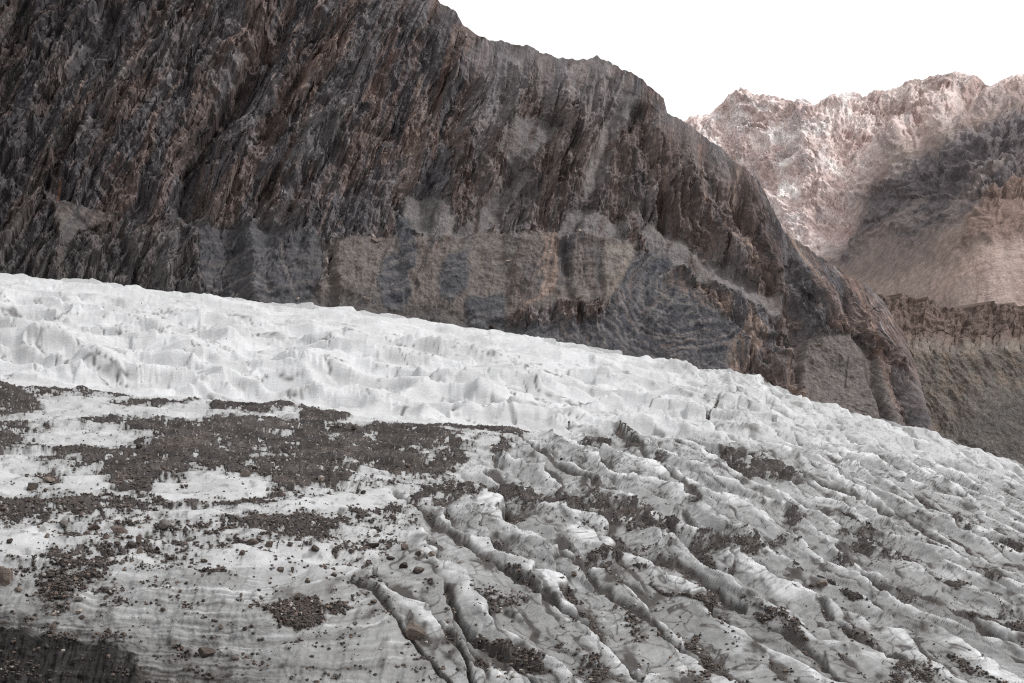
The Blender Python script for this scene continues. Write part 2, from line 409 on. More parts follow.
# ------------------------------------------------------------------ debris cover on the ice (0..1)
du = U + 9 * fbm(U / 22, V / 9, 4, 71, .6); dv = V + 4.2 * fbm(U / 20, V / 8, 4, 72, .6)
DEB = [  # outline, softness, strength
    ([(-320, 372), (0, 378), (12, 379), (22, 384), (50, 384), (72, 386), (100, 385), (120, 388), (138, 396), (118, 398), (95, 396), (75, 394), (55, 398), (40, 400), (35, 402), (45, 412), (40, 416), (25, 420), (0, 422), (-320, 420)], 3, .85),
    ([(106, 401), (140, 400), (200, 402), (200, 404), (150, 407), (115, 405)], 1.6, 1),
    ([(60, 425), (80, 423), (110, 419), (145, 417), (180, 422), (222, 419), (222, 472), (160, 477), (150, 496), (130, 498), (110, 491), (105, 476), (75, 461), (30, 453), (75, 450), (115, 448), (142, 445), (165, 440), (135, 436), (120, 429), (95, 430)], 2.5, 1),
    ([(-320, 425), (0, 424), (30, 427), (28, 445), (15, 452), (0, 461), (-320, 465)], 3, .7),
    ([(28, 478), (45, 468), (70, 475), (62, 487), (35, 489)], 3, .7),
    ([(-320, 505), (0, 500), (40, 497), (90, 500), (130, 497), (160, 500), (180, 510), (150, 513), (100, 520), (60, 523), (0, 526), (-320, 530)], 3.5, .82),
    ([(210, 405), (230, 400), (270, 397), (285, 400), (299, 405), (277, 412), (262, 418), (245, 416), (225, 412), (212, 415)], 2, 1),
    ([(298, 402), (320, 403), (322, 408), (345, 411), (354, 418), (330, 424), (300, 423), (297, 414)], 2, 1),
    ([(200, 421), (240, 418), (262, 421), (290, 420), (310, 420), (335, 424), (370, 425), (395, 421), (420, 424), (445, 430), (462, 445), (466, 465), (440, 477), (400, 480), (380, 470), (360, 472), (355, 485), (335, 487), (310, 489), (290, 496), (270, 493), (272, 484), (255, 474), (235, 477), (215, 477), (200, 470)], 2.5, 1),
    ([(368, 425), (420, 424), (440, 419), (470, 419), (526, 427), (526, 441), (515, 438), (480, 430), (445, 430)], 2.2, .95),
    ([(492, 445), (511, 447), (501, 461), (489, 456)], 2, .9),
    ([(215, 507), (245, 504), (284, 507), (280, 511), (240, 513), (215, 512)], 1.6, 1),
    ([(290, 505), (315, 500), (342, 493), (330, 499), (305, 506)], 1.4, .9),
    ([(200, 525), (240, 519), (290, 519), (330, 516), (360, 513), (395, 510), (402, 516), (365, 521), (340, 528), (325, 541), (300, 544), (270, 536), (235, 531)], 2.6, .95),
    ([(400, 490), (440, 486), (500, 489), (560, 489), (620, 504), (662, 514), (702, 530), (665, 536), (620, 526), (580, 512), (545, 510), (500, 501), (470, 500), (440, 511), (418, 502)], 3, .86),
    ([(37, 560), (55, 545), (80, 543), (105, 547), (118, 560), (102, 580), (85, 592), (60, 612), (40, 606), (34, 580)], 6, .72),
    ([(92, 590), (120, 584), (132, 600), (100, 606)], 4, .6),
    ([(260, 613), (275, 605), (295, 596), (306, 595), (320, 602), (330, 613), (318, 626), (300, 631), (280, 625)], 2, 1),
    ([(323, 606), (345, 597), (357, 612), (340, 616)], 3, .65),
    ([(193, 571), (225, 567), (226, 576), (205, 576)], 2.5, .8),
    ([(345, 577), (370, 574), (388, 590), (380, 604), (365, 600), (350, 590)], 4, .42),
    ([(575, 441), (590, 432), (605, 427), (615, 440), (600, 447)], 2.4, .85), ([(606, 424), (625, 428), (647, 446), (635, 449), (620, 438)], 2.2, .85),
    ([(718, 450), (745, 449), (775, 464), (802, 481), (780, 480), (740, 472), (720, 461)], 2.4, 1),
    ([(782, 505), (795, 508), (813, 515), (800, 527), (785, 523)], 3, .8), ([(838, 527), (870, 534), (907, 550), (902, 567), (870, 560), (848, 550)], 5, .7),
    ([(640, 518), (664, 520), (697, 526), (690, 536), (660, 535)], 3, .85), ([(678, 546), (700, 536), (730, 539), (770, 539), (802, 545), (770, 553), (735, 553), (710, 548), (685, 558)], 3, .85),
    ([(935, 520), (955, 514), (982, 525), (960, 531)], 3, .8), ([(988, 545), (1010, 539), (1060, 546), (1060, 556), (995, 551)], 3, .85), ([(973, 568), (990, 566), (1008, 577), (1000, 583), (985, 578)], 2.2, .9),
    ([(693, 584), (722, 590), (716, 601), (700, 595)], 2.5, .9), ([(828, 559), (847, 560), (852, 568), (835, 568)], 2.2, .85), ([(998, 610), (1060, 630), (1060, 655), (1010, 637)], 4, .7),
    ([(592, 552), (622, 556), (618, 570), (600, 578), (585, 566)], 3.5, .72), ([(616, 610), (640, 617), (652, 630), (640, 640), (622, 630)], 4, .6), ([(470, 590), (500, 590), (525, 605), (500, 612), (478, 604)], 5, .65),
    ([(575, 655), (600, 660), (625, 690), (590, 690)], 4, .65), ([(680, 638), (700, 635), (705, 642), (690, 646)], 3, .8), ([(890, 668), (930, 660), (945, 690), (880, 690)], 4, .65),
    ([(560, 520), (600, 520), (640, 540), (680, 565), (650, 565), (600, 540)], 6, .5), ([(585, 488), (602, 480), (612, 487), (600, 492)], 2, .7), ([(650, 452), (668, 455), (664, 462), (648, 458)], 2, .7),
    ([(8, 331), (22, 330), (24, 332), (10, 333)], 1.2, .8), ([(235, 336), (243, 336), (240, 339), (233, 338)], 1.2, .8), ([(110, 367), (125, 370), (120, 372), (108, 370)], 1.2, .6),
]
deb = np.zeros(U.shape, f32)
for pts, w, st in DEB:
    deb = np.maximum(deb, st * poly(du, dv, pts, w * 1.9 + 1.2))
for pts, w, dep in CREV[:14]:
    deb = np.maximum(deb, .8 * line(cu, cv - 1.0, pts, w * 1.25) * (.55 + .6 * fbm(U / 16, V / 16, 2, 66)))
holes = [(270, 455, 16, 9), (232, 446, 14, 8), (285, 436, 12, 5), (350, 469, 22, 8), (330, 437, 14, 4), (432, 455, 22, 10), (372, 437, 10, 3)]
hole = np.zeros(U.shape, f32)
for hx, hy, hw, hh in holes:
    hole = np.maximum(hole, np.exp(-(((U - hx) / hw) ** 2 + ((V - hy) / hh) ** 2)))
# drifts in the slots of the serac field
slot = wC * np.maximum(sstep(.22, .10, t1c) * sstep(.35, .75, e3 + .5 * fbm(X / 8, Y / 20, 2, 68)), .8 * crack2 * sstep(.55, .85, i3))
slot *= sstep(430, 500, V - .08 * (U - 600)) 
slot2 = wC * sstep(.18, .42, fbm(A_ / 4.5, B_ / 16, 4, 46, .55)) * sstep(455, 520, V - .10 * (U - 600))
deb = np.maximum(deb, np.maximum(0.95 * slot, 0.80 * slot2))
# thin pepper of stones over the flats
CLEAN = [[(50, 402), (100, 404), (205, 404), (212, 415), (150, 417), (100, 419), (55, 420)], [(28, 448), (60, 434), (110, 429), (138, 440), (110, 449), (60, 451)], [(-60, 462), (20, 456), (40, 470), (25, 500), (-60, 500)], [(62, 482), (95, 477), (106, 492), (90, 500), (60, 497)],
         [(150, 496), (200, 478), (255, 477), (268, 493), (250, 503), (170, 506)], [(255, 514), (290, 508), (340, 500), (390, 490), (412, 505), (380, 512), (320, 515)], [(265, 415), (300, 404), (296, 414), (275, 420)], [(170, 512), (240, 516), (200, 522), (170, 522)],
         [(-60, 535), (60, 532), (40, 560), (-60, 570)], [(230, 553), (330, 555), (330, 568), (200, 568)]]
clean = np.zeros(U.shape, f32)
for pts in CLEAN: clean = np.maximum(clean, poly(du, dv, pts, 5))
pep = wB * (1 - face) * sstep(395, 440, V) * (1 - .8 * clean)
deb = np.maximum(deb, pep * (.44 + .36 * fbm(U / 50, V / 9, 4, 75)) + face * .30 * sstep(-.1, .4, fbm(U / 40, V / 18, 3, 70)))
patch = fbm(U / 4.5, V / 2.8, 4, 73, .72) * .95 + fbm(U / 19, V / 8, 4, 74, .6) * 1.05
cover = .735 * deb * (1 - .38 * hole) + .03 + patch * .62 
mask = sstep(.50, .58, cover)
thick = np.clip(cover - .5, 0, .6)

blk = poly(U + 12 * fbm(U / 14, V / 16, 4, 91, .6), V + 15 * fbm(U / 22, V / 9, 5, 92, .65), [(-320, 600), (0, 623), (30, 631), (70, 641), (137, 653), (141, 690), (141, 720), (-320, 720)], 3.5)
grim2 = poly(U + 12 * fbm(U / 14, V / 16, 4, 91, .6), V + 15 * fbm(U / 22, V / 9, 5, 92, .65), [(-320, 590), (0, 606), (60, 622), (150, 640), (230, 668), (300, 720), (-320, 720)], 26)
blk = np.clip(blk * (.99 - .22 * sstep(.05, .45, fbm(X / .9 + .5 * fbm(X / 2, Z / 2, 2, 90), Z / 7, 4, 93, .6)) - .12 * sstep(.2, .5, fbm(X / .5, Z / .6, 3, 79))), 0, 1)
h = h + .6 * blk * ridged(X / 2.2, Z / 7, 4, 69, .6)
P1 = P + Nrm * (h * lerp(1, 1, face))[..., None]
# dirt in the ice itself
grime = np.clip(.10 + wC * (.31 + .34 * fbm(X / 9, Y / 16, 3, 81)) + face * (.42 + .2 * fbm(X / 6, Z / 2, 3, 82)) + wB * (1 - face) * (.16 + .2 * fbm(X / 5, Q / 5, 3, 83)), 0, 1)
grime += .8 * hairline + wA * .3 * sstep(.34, .6, fbm(X / 5, Q / 4, 4, 29, .65)) + wA * (.10 * sstep(-.1, .6, fbm(X / 12, Q / 12, 4, 84) + .5 * (r3 - .5)) + .07 * sstep(.3, .8, q3)) + .75 * sstep(.12, .6, deb) * (1 - wA) * (.15 + .85 * sstep(-.25, .35, patch + .5 * (deb - .5)))
streak = fbm((wx * .8 + .25 * Z) / .7, (wx * .25 + wy * .7) / 9 + Z / 5, 4, 86)
streak2 = fbm(B_ / .75 + .6 * fbm(X / 4, Y / 9, 2, 38), A_ / 9, 4, 39, .6)
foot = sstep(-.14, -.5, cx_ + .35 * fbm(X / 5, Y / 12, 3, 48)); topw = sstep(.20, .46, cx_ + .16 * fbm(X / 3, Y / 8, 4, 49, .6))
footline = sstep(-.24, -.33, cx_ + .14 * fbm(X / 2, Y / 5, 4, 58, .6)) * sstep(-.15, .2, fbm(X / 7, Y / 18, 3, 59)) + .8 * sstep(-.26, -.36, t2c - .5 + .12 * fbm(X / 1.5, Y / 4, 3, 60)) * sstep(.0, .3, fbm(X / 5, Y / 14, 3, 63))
hl = np.exp(-(np.abs(fbm((A_ + .45 * B_) / 9, (B_ - .3 * A_) / 15, 4, 170, .55)) / .013) ** 2) * sstep(-.1, .2, fbm(X / 9, Y / 20, 2, 171))
hl = np.maximum(hl, np.exp(-(np.abs(fbm((A_ - .12 * B_) / 7, B_ / 26, 4, 172, .55)) / .016) ** 2) * sstep(-.1, .2, fbm(X / 9, Y / 20, 2, 173)))
grime += wC * .75 * hl
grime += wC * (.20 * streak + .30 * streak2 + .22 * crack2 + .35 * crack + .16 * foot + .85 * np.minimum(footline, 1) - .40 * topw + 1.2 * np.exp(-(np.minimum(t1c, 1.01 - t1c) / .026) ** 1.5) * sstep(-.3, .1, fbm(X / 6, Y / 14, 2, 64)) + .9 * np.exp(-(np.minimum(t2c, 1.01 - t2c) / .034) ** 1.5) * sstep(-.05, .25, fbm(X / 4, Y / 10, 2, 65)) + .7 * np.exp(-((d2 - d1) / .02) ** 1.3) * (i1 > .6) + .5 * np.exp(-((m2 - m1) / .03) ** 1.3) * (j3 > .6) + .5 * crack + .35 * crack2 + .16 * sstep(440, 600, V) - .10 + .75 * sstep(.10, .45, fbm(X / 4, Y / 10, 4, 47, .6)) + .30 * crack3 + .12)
strata = fbm(X / 26 + .3 * fbm(X / 8, Z / 3, 2, 88), (Z + .04 * X) / .34, 4, 87)
strata2 = fbm(X / 10 + .3 * fbm(X / 4, Z / 2, 2, 50), (Z + .05 * X + .12 * fbm(X / 5, Z / 3, 2, 45)) / .17, 3, 40)
grime += face * .38 * strata2 * (.5 + sstep(-.3, .3, fbm(X / 6, Z / 2, 3, 34)))
grime += .30 * grim2 * (.5 + sstep(-.3, .3, fbm(X / 1.4, Z / 5, 4, 57, .6)))
grime += face * (.22 * sstep(585, 690, V) + .45 * strata * (.4 + sstep(-.3, .4, fbm(X / 5, Z / 2, 3, 78))) + .45 * sstep(.1, .5, fbm(X / 2.4, Z / 1.8, 4, 77, .65))) + wA * .10 * fbm(X / 20, (Q + .35 * X) / 1.2, 3, 89)
grime += wB * (1 - face) * .5 * sstep(.12, .5, fbm(X / 1.6, Q / 3.2, 4, 76, .65))
grime += .8 * crev * (1 - wA * .4)
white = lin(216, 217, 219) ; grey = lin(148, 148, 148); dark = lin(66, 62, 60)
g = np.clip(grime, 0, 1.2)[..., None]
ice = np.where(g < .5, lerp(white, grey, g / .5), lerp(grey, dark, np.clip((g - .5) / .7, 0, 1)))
ice = lerp(ice, lin(26, 23, 22), blk[..., None])
ice = ice.astype(f32)
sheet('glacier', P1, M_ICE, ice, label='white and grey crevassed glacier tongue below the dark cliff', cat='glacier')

# rubble lying on the ice
rub_h = .06 + .30 * thick + .22 * fbm(X / 1.0, Q / 3.0, 3, 95) * sstep(0, .2, thick) + .05 * np.abs(fbm(X / .4, Q / 2.0, 2, 96))
P2 = P1.copy(); P2[..., 2] += rub_h * (mask > 0) ; P2 += Nrm * .04
P2 -= Nrm * (.35 * (1 - sstep(0, .3, mask)))[..., None]
tone = fbm(X / 7, Q / 7, 3, 97)[..., None]; warm = sstep(.1, .6, fbm(X / 10, Q / 8, 3, 98))[..., None]
rc = lerp(lin(70, 66, 65), lin(82, 75, 71), warm) * (1 + .8 * tone) * (1 + .7 * fbm(U / 9, V / 4, 4, 94)[..., None])
pale = sstep(.25, .5, fbm(X / .35, Q / 1.2, 3, 99, .7))[..., None]
rc = lerp(rc, lin(150, 142, 136), .75 * pale)
rc = np.clip(rc, .01, .8).astype(f32)
keep = (mask > .02)
sheet('rubble', P2, M_RUB, rc, keep=keep, smooth=True, kind='stuff', label='dark brown rubble spread in sheets over the ice', cat='rubble')
print('glacier', P1.shape)

# ------------------------------------------------------------------ loose stones
def ico(sub):
    import bmesh
    bm = bmesh.new(); bmesh.ops.create_icosphere(bm, subdivisions=sub, radius=1)
    v = np.array([x.co[:] for x in bm.verts], f32); f = np.array([[a.index for a in x.verts] for x in bm.faces], np.int32)
    bm.free(); return v, f
ICO3, ICO1, ICO2 = ico(4), ico(1), ico(2)
def rock_shape(seed, base=ICO3, planes=13, rough=.05):
    r = np.random.default_rng(seed)
    v = base[0]; n = r.normal(size=(planes, 3)); n /= np.linalg.norm(n, axis=1, keepdims=True)
    d = r.uniform(.55, 1.0, planes)
    dots = v @ n.T
    rad = np.min(np.where(dots > .05, d / np.maximum(dots, .05), 9), 1)
    rad = np.minimum(rad, 1.25)
    w = v * rad[:, None]
    w = w * (1 + rough * fbm(v[:, 0] * 3 + seed, v[:, 1] * 3 + v[:, 2] * 2.1, 3, seed % 50))[:, None]
    return (w / np.abs(w).max(0)).astype(f32)

PX = CX + F * P2[..., 0] / P2[..., 1]; PY = CY - F * P2[..., 2] / P2[..., 1]
TOP = np.where(keep[..., None], P2, P1)
PXt = CX + F * TOP[..., 0] / TOP[..., 1]; PYt = CY - F * TOP[..., 2] / TOP[..., 1]
def on_ice(u, v):
    m = np.where((np.abs(PXt - u) < 2.0) & (np.abs(PYt - v) < 2.0) & (V > 250) & (V < 704))
    if len(m[0]) == 0:
        k = np.argmin((PXt - u) ** 2 + (PYt - v) ** 2); i, j = np.unravel_index(k, PXt.shape)
    else:
        k = np.argmin(TOP[m][:, 1]); i, j = m[0][k], m[1][k]
    return TOP[i, j]

def rock_mat(name, c):
    return material(name, .9, .2, [((2.5, 2.5, 2.5), 6, .65, 1.35), ((9, 9, 9), 4, .8, 1.2)], [((4, 4, 4), .12)], tint=tuple(float(x) for x in lin(*c)), attr=False)
RM = {'red': rock_mat('reddish_stone', (98, 87, 82)), 'brown': rock_mat('brown_stone', (84, 76, 71)), 'dark': rock_mat('dark_stone', (66, 60, 57)),
      'pale': rock_mat('pale_stone', (158, 146, 137)), 'tan': rock_mat('tan_stone', (120, 109, 102)), 'grey': rock_mat('grey_stone', (104, 100, 97))}
def boulder(p, size, mat, label, seed, asp=(1, .8, .75), rz=0.0, group=None, name='boulder', tilt=0, cat='boulder', shape=None):
    if shape is None:
        v = rock_shape(seed)
        me_o = raw_mesh(name, v, ICO3[1], RM[mat], None, False)
        o = me_o
    else:
        o = shape.copy(); COL.objects.link(o)
    r = size / 2
    o.scale = (r * asp[0], r * asp[1], r * asp[2]); o.rotation_euler = (tilt, tilt * .5, rz)
    o.location = (float(p[0]), float(p[1]), float(p[2] + r * asp[2] * .55))
    tag(o, label, cat, group)
    return o

# ------------------------------------------------------------------ gravel: tiny stones too many to count
def gravel():
    prob = np.clip(cover - .22, 0, .45) * (V > 370) * (V < 700) * (U > -150) * (U < 1180)
    prob = prob * np.where(mask > .5, .8, 1.0) * (1 - .9 * wA * (deb < .3))
    dA = np.gradient(Y0, axis=0)
    pr = prob.ravel().astype(float); pr /= pr.sum()
    n = 150000
    pick = rng.choice(pr.size, n, p=pr)
    base = TOP.reshape(-1, 3)[pick]
    sz = (.035 + .22 * rng.random(n) ** 6).astype(f32) * .8
    sz *= np.clip(150 / base[:, 1], .75, 1.0)
    shapes = [rock_shape(900 + k, ICO1, 9, .1) for k in range(12)]
    vs, fs, cs = [], [], []
    kinds = rng.integers(0, 12, n); ang = rng.random(n) * 6.283
    pal = np.array([lin(84, 79, 76), lin(98, 88, 82), lin(72, 68, 67), lin(116, 102, 94), lin(168, 161, 155), lin(94, 88, 86)])
    pick_c = pal[rng.choice(6, n, p=[.3, .22, .2, .1, .06, .12])]
    for k in range(12):
        m = np.where(kinds == k)[0]
        s = shapes[k]
        c, sn = np.cos(ang[m])[:, None], np.sin(ang[m])[:, None]
        x = s[None, :, 0] * c - s[None, :, 1] * .8 * sn; y = s[None, :, 0] * sn + s[None, :, 1] * .8 * c; z = np.repeat(s[None, :, 2] * .7, len(m), 0)
        v = np.stack([x, y, z], -1) * sz[m][:, None, None] + base[m][:, None] + np.array([0, 0, .3], f32) * sz[m][:, None, None]
        off = sum(len(a) for a in vs)
        vs.append(v.reshape(-1, 3)); fs.append((ICO1[1][None] + (np.arange(len(m)) * len(s))[:, None, None]).reshape(-1, 3) + off)
        cs.append(np.repeat(pick_c[m], len(s), 0))
    raw_mesh('gravel', np.concatenate(vs), np.concatenate(fs), M_GRAV, {'col': np.concatenate(cs).astype(f32)}, False, 'stuff', 'loose gravel peppered over the ice and rubble', 'gravel')
M_GRAV = material('gravel', .95, .15, [((4, 4, 4), 3, .8, 1.2)], [])
gravel()

# ------------------------------------------------------------------ the dark cliff beside the glacier
SKY = [(-400, -190), (-100, -200), (100, -170), (250, -110), (350, -60), (400, -30), (436, -5), (441, 3), (456, 10), (462, 22), (478, 35), (490, 40), (508, 42), (525, 46), (545, 53), (565, 60), (580, 60), (597, 56),
       (615, 64), (640, 78), (655, 90), (664, 99), (667, 112), (692, 127), (720, 146), (740, 162), (759, 181), (773, 208), (785, 232), (812, 252), (840, 271), (861, 282), (882, 298), (893, 318), (905, 338), (916, 368), (926, 400), (936, 436), (960, 470), (1000, 520)]
def cliff():
    nc, nr = int(1260 * RES), int(500 * RES)
    u = np.linspace(-290, 985, nc)
    vt = curve(SKY, u) + 1.6 * perlin(u / 5, u * 0, 301) + 2.2 * perlin(u / 13, u * 0, 302); vb = curve(CREST, u) + 45
    vb = np.maximum(vb, vt + 20)
    s = np.linspace(0, 1, nr)[:, None]
    V = (vt + (vb - vt) * s).astype(f32); U = np.repeat(u[None], nr, 0).astype(f32)
    yb = curve([(-290, 490), (0, 515), (300, 540), (500, 550), (700, 545), (850, 535), (985, 545)], u)
    k = curve([(-290, .20), (300, .22), (480, .27), (650, .32), (800, .40), (985, .42)], u)
    Yd = yb[None] + k[None] * (vb[None] - V)
    # the terrace of old moraine plastered on the foot stands out a little
    P = unproject(U, V, Yd)
    m = .37                                                        # metres per unit on the face
    a0, b0 = U, V
    wu = U + 10 * fbm(U / 60, V / 60, 3, 311); wv = V + 10 * fbm(U / 60, V / 60, 3, 312)
    th = [(-290, 58), (100, 60), (300, 64), (420, 72), (520, 78), (620, 84), (700, 96), (780, 108), (860, 122), (985, 125)]
    s_ = wu.copy()
    for _ in range(3):
        s_ = wu + (wv - 170) / np.tan(np.radians(curve(th, s_)))
    s_ = s_.astype(f32)
    lo = V / 1.0
    fol = ridged(s_ / 15, wv / 150, 4, 321) * .6 + .4 * fbm(s_ / 5, wv / 60, 3, 322)
    fine = fbm(s_ / 2.6, wv / 38, 4, 323, .6)
    buttress = fbm(s_ / 95, wv / 260, 3, 324)
    blocky = ridged(wu / 40, wv / 40, 5, 325)
    # regions
    ru = U + 7 * fbm(U / 22, V / 22, 5, 331, .68); rv = V + 5 * fbm(U / 22, V / 20, 5, 332, .68)
    PT = lambda p, w=4: poly(ru, rv, p, w * .7)
    terr = np.maximum.reduce([PT([(318, 290), (330, 262), (335, 236), (395, 229), (430, 236), (460, 227), (545, 226), (602, 232), (640, 240), (632, 262), (610, 300), (560, 300), (520, 305), (480, 320), (440, 330), (400, 325), (330, 320)], 5),
                              PT([(52, 198), (75, 203), (113, 212), (117, 219), (98, 222), (78, 228), (70, 245), (60, 240), (55, 215)], 3)])
    cong = PT([(793, 335), (860, 333), (890, 360), (912, 420), (905, 440), (880, 440), (830, 415), (806, 400), (796, 365)], 4)
    scree = np.maximum.reduce([PT([(655, 212), (675, 218), (700, 245), (740, 268), (792, 292), (785, 312), (760, 305), (735, 292), (700, 277), (660, 252), (640, 228)], 5),
                               PT([(455, 228), (480, 205), (500, 180), (522, 160), (535, 168), (510, 200), (490, 228)], 4), PT([(585, 175), (600, 130), (625, 85), (640, 95), (620, 135), (608, 175), (590, 190)], 5),
                               PT([(405, 190), (430, 185), (452, 200), (462, 228), (430, 238), (405, 215)], 5), PT([(560, 225), (570, 205), (590, 200), (620, 215), (625, 236), (560, 232)], 4), PT([(505, 120), (535, 112), (560, 125), (540, 150), (520, 160), (500, 150)], 5)])
    base = np.maximum.reduce([PT([(220, 300), (330, 285), (420, 300), (520, 315), (520, 345), (400, 345), (230, 330)], 7) * .9])
    blue = np.maximum.reduce([PT([(383, 258), (395, 248), (408, 262), (413, 295), (400, 308), (385, 306), (379, 280)], 3), PT([(398, 212), (416, 212), (416, 268), (400, 268)], 3),
                              PT([(440, 268), (450, 252), (465, 250), (471, 268), (467, 286), (450, 299), (440, 290)], 3), PT([(470, 290), (505, 283), (509, 300), (502, 322), (475, 325), (467, 305)], 4),
                              PT([(590, 250), (640, 250), (662, 243), (690, 282), (742, 328), (738, 380), (640, 362), (560, 345), (470, 328), (520, 318), (600, 318), (615, 290)], 8),
                              .8 * PT([(195, 225), (250, 222), (320, 225), (325, 262), (312, 305), (225, 300), (205, 290)], 8)])
    warm = np.maximum.reduce([PT([(545, 230), (556, 226), (561, 260), (557, 287), (530, 301), (524, 298), (546, 275)], 2.5), PT([(724, 356), (735, 336), (752, 316), (761, 325), (766, 337), (756, 352), (741, 372), (728, 370)], 2.5),
                              .7 * PT([(670, 262), (700, 280), (735, 300), (730, 315), (690, 300), (668, 280)], 4), .55 * PT([(293, 85), (315, 40), (330, 15), (345, 30), (325, 75), (305, 100)], 6), .6 * PT([(366, 95), (378, 70), (392, 75), (380, 105)], 5),
                              .5 * PT([(400, 180), (415, 90), (430, 60), (440, 80), (428, 150), (412, 190)], 5), .45 * PT([(790, 395), (797, 370), (806, 400), (812, 425), (800, 425)], 3)])
    pale = PT([(604, 241), (634, 243), (632, 262), (618, 290), (604, 299), (601, 270)], 3)
    smooth = np.clip(terr + cong + scree + .8 * base + 1.0 * blue, 0, 1)
    rock = .85 * (3.6 * fol + 1.2 * fine + 1.0 * fbm(s_ / 1.6, wv / 9, 3, 326, .65) + 4.2 * blocky + 2.2 * ridged(wu / 11, wv / 15, 4, 327))
    hgt = 11 * buttress + (rock - rock.mean()) * (1 - .82 * smooth) + 1.3 * smooth * fbm(U / 14, V / 10, 4, 341) + .35 * smooth * fbm(U / 3, V / 2.2, 3, 342, .65)
    hgt += 1.0 * terr - 1.6 * scree - 1.5 * base + .4 * blue
    # gullies
    for pts, w, d in [([(250, 75), (215, 120), (195, 160), (188, 200)], 22, 7), ([(160, 0), (110, 75), (95, 110)], 12, 4), ([(520, 160), (490, 210), (460, 230)], 14, 5), ([(625, 85), (605, 150), (580, 220)], 14, 5),
                      ([(668, 215), (720, 262), (790, 300)], 16, 3), ([(790, 240), (800, 330), (792, 390)], 10, 5), ([(330, 225), (332, 300)], 10, 3), ([(440, 80), (432, 160), (420, 220)], 14, 4)]:
        hgt -= d * line(wu, wv, pts, w)
    ph = s_ / 46 + .55 * fbm(s_ / 60, wv / 120, 3, 343); ph2 = s_ / 17 + .8 * fbm(s_ / 30, wv / 70, 3, 344)
    saw = (ph - np.floor(ph)); saw2 = (ph2 - np.floor(ph2))
    hgt += (1 - .85 * smooth) * (-3.2 + 5.5 * saw ** 1.5 * (.5 + sstep(-.3, .4, fbm(s_ / 50, wv / 80, 2, 345))) + 2.4 * saw2 * (.3 + sstep(-.2, .4, fbm(s_ / 25, wv / 50, 2, 346))))
    hgt += 6 * (ridged(wu / 85, wv / 120, 3, 347) - .2) * (1 - .6 * smooth)
    for pts, w, d in [([(290, 5), (255, 60), (215, 110), (190, 165), (186, 200)], 26, 9), ([(115, 5), (85, 55), (60, 90), (40, 120)], 10, 5), ([(165, 30), (130, 60), (95, 100), (75, 150)], 9, -4), ([(370, 60), (340, 110), (290, 160), (270, 215)], 15, -6),
                      ([(340, 20), (300, 70), (265, 120)], 14, 5), ([(20, 0), (5, 60), (-20, 100)], 24, 7), ([(470, 40), (440, 110), (415, 180)], 12, -5), ([(520, 60), (500, 110), (470, 170)], 18, 5), ([(640, 110), (655, 170), (668, 210)], 14, 5),
                      ([(690, 130), (700, 190), (735, 255)], 16, -6), ([(730, 160), (750, 220), (775, 280)], 12, 6), ([(760, 200), (790, 260), (830, 320)], 10, 4), ([(840, 290), (870, 350), (890, 410)], 10, 5), ([(570, 60), (560, 100), (585, 140)], 14, -5),
                      ([(120, 225), (130, 260), (135, 285)], 10, 3), ([(175, 225), (170, 285)], 12, -4), ([(60, 225), (55, 275)], 10, -3), ([(250, 225), (255, 300)], 16, -5), ([(560, 240), (575, 330)], 8, 1.5), ([(598, 240), (605, 330)], 7, 1)]:
        hgt -= d * line(wu, wv, pts, w)
    b1, b2, bx_, by_, v0, v1, v2, v3 = worley(s_ / 17 + .6 * fbm(wu / 20, wv / 20, 3, 381), wv / 34 + .6 * fbm(wu / 20, wv / 20, 3, 382), 21)
    e1_, e2_, ex_, ey_, w0, w1, w2, w3 = worley(s_ / 6.5 + .5 * fbm(wu / 8, wv / 8, 3, 383), wv / 12 + .5 * fbm(wu / 8, wv / 8, 3, 384), 22)
    hgt += (1 - .9 * smooth) * (3.4 * (v0 - .5) + 5 * bx_ * (v1 - .5) + 4 * by_ * (v2 - .6) + 1.3 * (w0 - .5) + 1.6 * ex_ * (w1 - .5) + 1.4 * ey_ * (w2 - .6))
    N = grid_normals(P)
    edge = sstep(0, 60, V - vt)
    hgt = hgt - hgt.mean() - 2.0
    near = lerp(.10, 1, edge)
    P = P + N * (hgt * near)[..., None]
    # colours
    t1 = fbm(s_ / 40, wv / 160, 4, 351)[..., None]; t2 = fbm(s_ / 9, wv / 90, 4, 352, .6)[..., None]; t3 = fbm(s_ / 2.2, wv / 30, 3, 353, .65)[..., None]
    sharp = lambda x, a, w=.06: sstep(a - w, a + w, x)[..., None]
    f1 = fbm(s_ / 26, wv / 130, 5, 351, .6); f2 = fbm(s_ / 9, wv / 50, 5, 352, .66); f3 = fbm(s_ / 2.6, wv / 17, 4, 353, .7); f4 = fbm(s_ / 12, wv / 38, 5, 354, .66)
    c = lerp(lin(84, 81, 83), lin(98, 84, 78), sharp(f1 + .4 * f2 + .1 * sstep(300, 600, U), -.02, .12))
    c = lerp(c, lin(62, 59, 61), .75 * sharp(f2 - .3 * f1, .16))
    c = lerp(c, lin(108, 87, 76), .65 * sharp(f4 + .25 * f1, .24))
    c = lerp(c, lin(142, 136, 134), .7 * sharp(f3 + .3 * f2, .34))
    c = lerp(c, lin(146, 128, 116), .6 * sharp(fbm(s_ / 4.2, wv / 50, 4, 357, .65) + .2 * f4, .36))
    c = lerp(c, lin(36, 34, 35), .75 * sharp(fbm(s_ / 4.5, wv / 17, 4, 356, .65), .28))
    c = c * (1 + .45 * t3 + .35 * fbm(U / 2.2, V / 3, 3, 355, .7)[..., None])
    grp = sharp(fbm(s_ / 55, wv / 110, 4, 358, .6), .10, .08) * (1 - .5 * sharp(f3, .2))
    c = lerp(c, lin(98, 96, 97) * (1 + .3 * t3), .6 * grp)
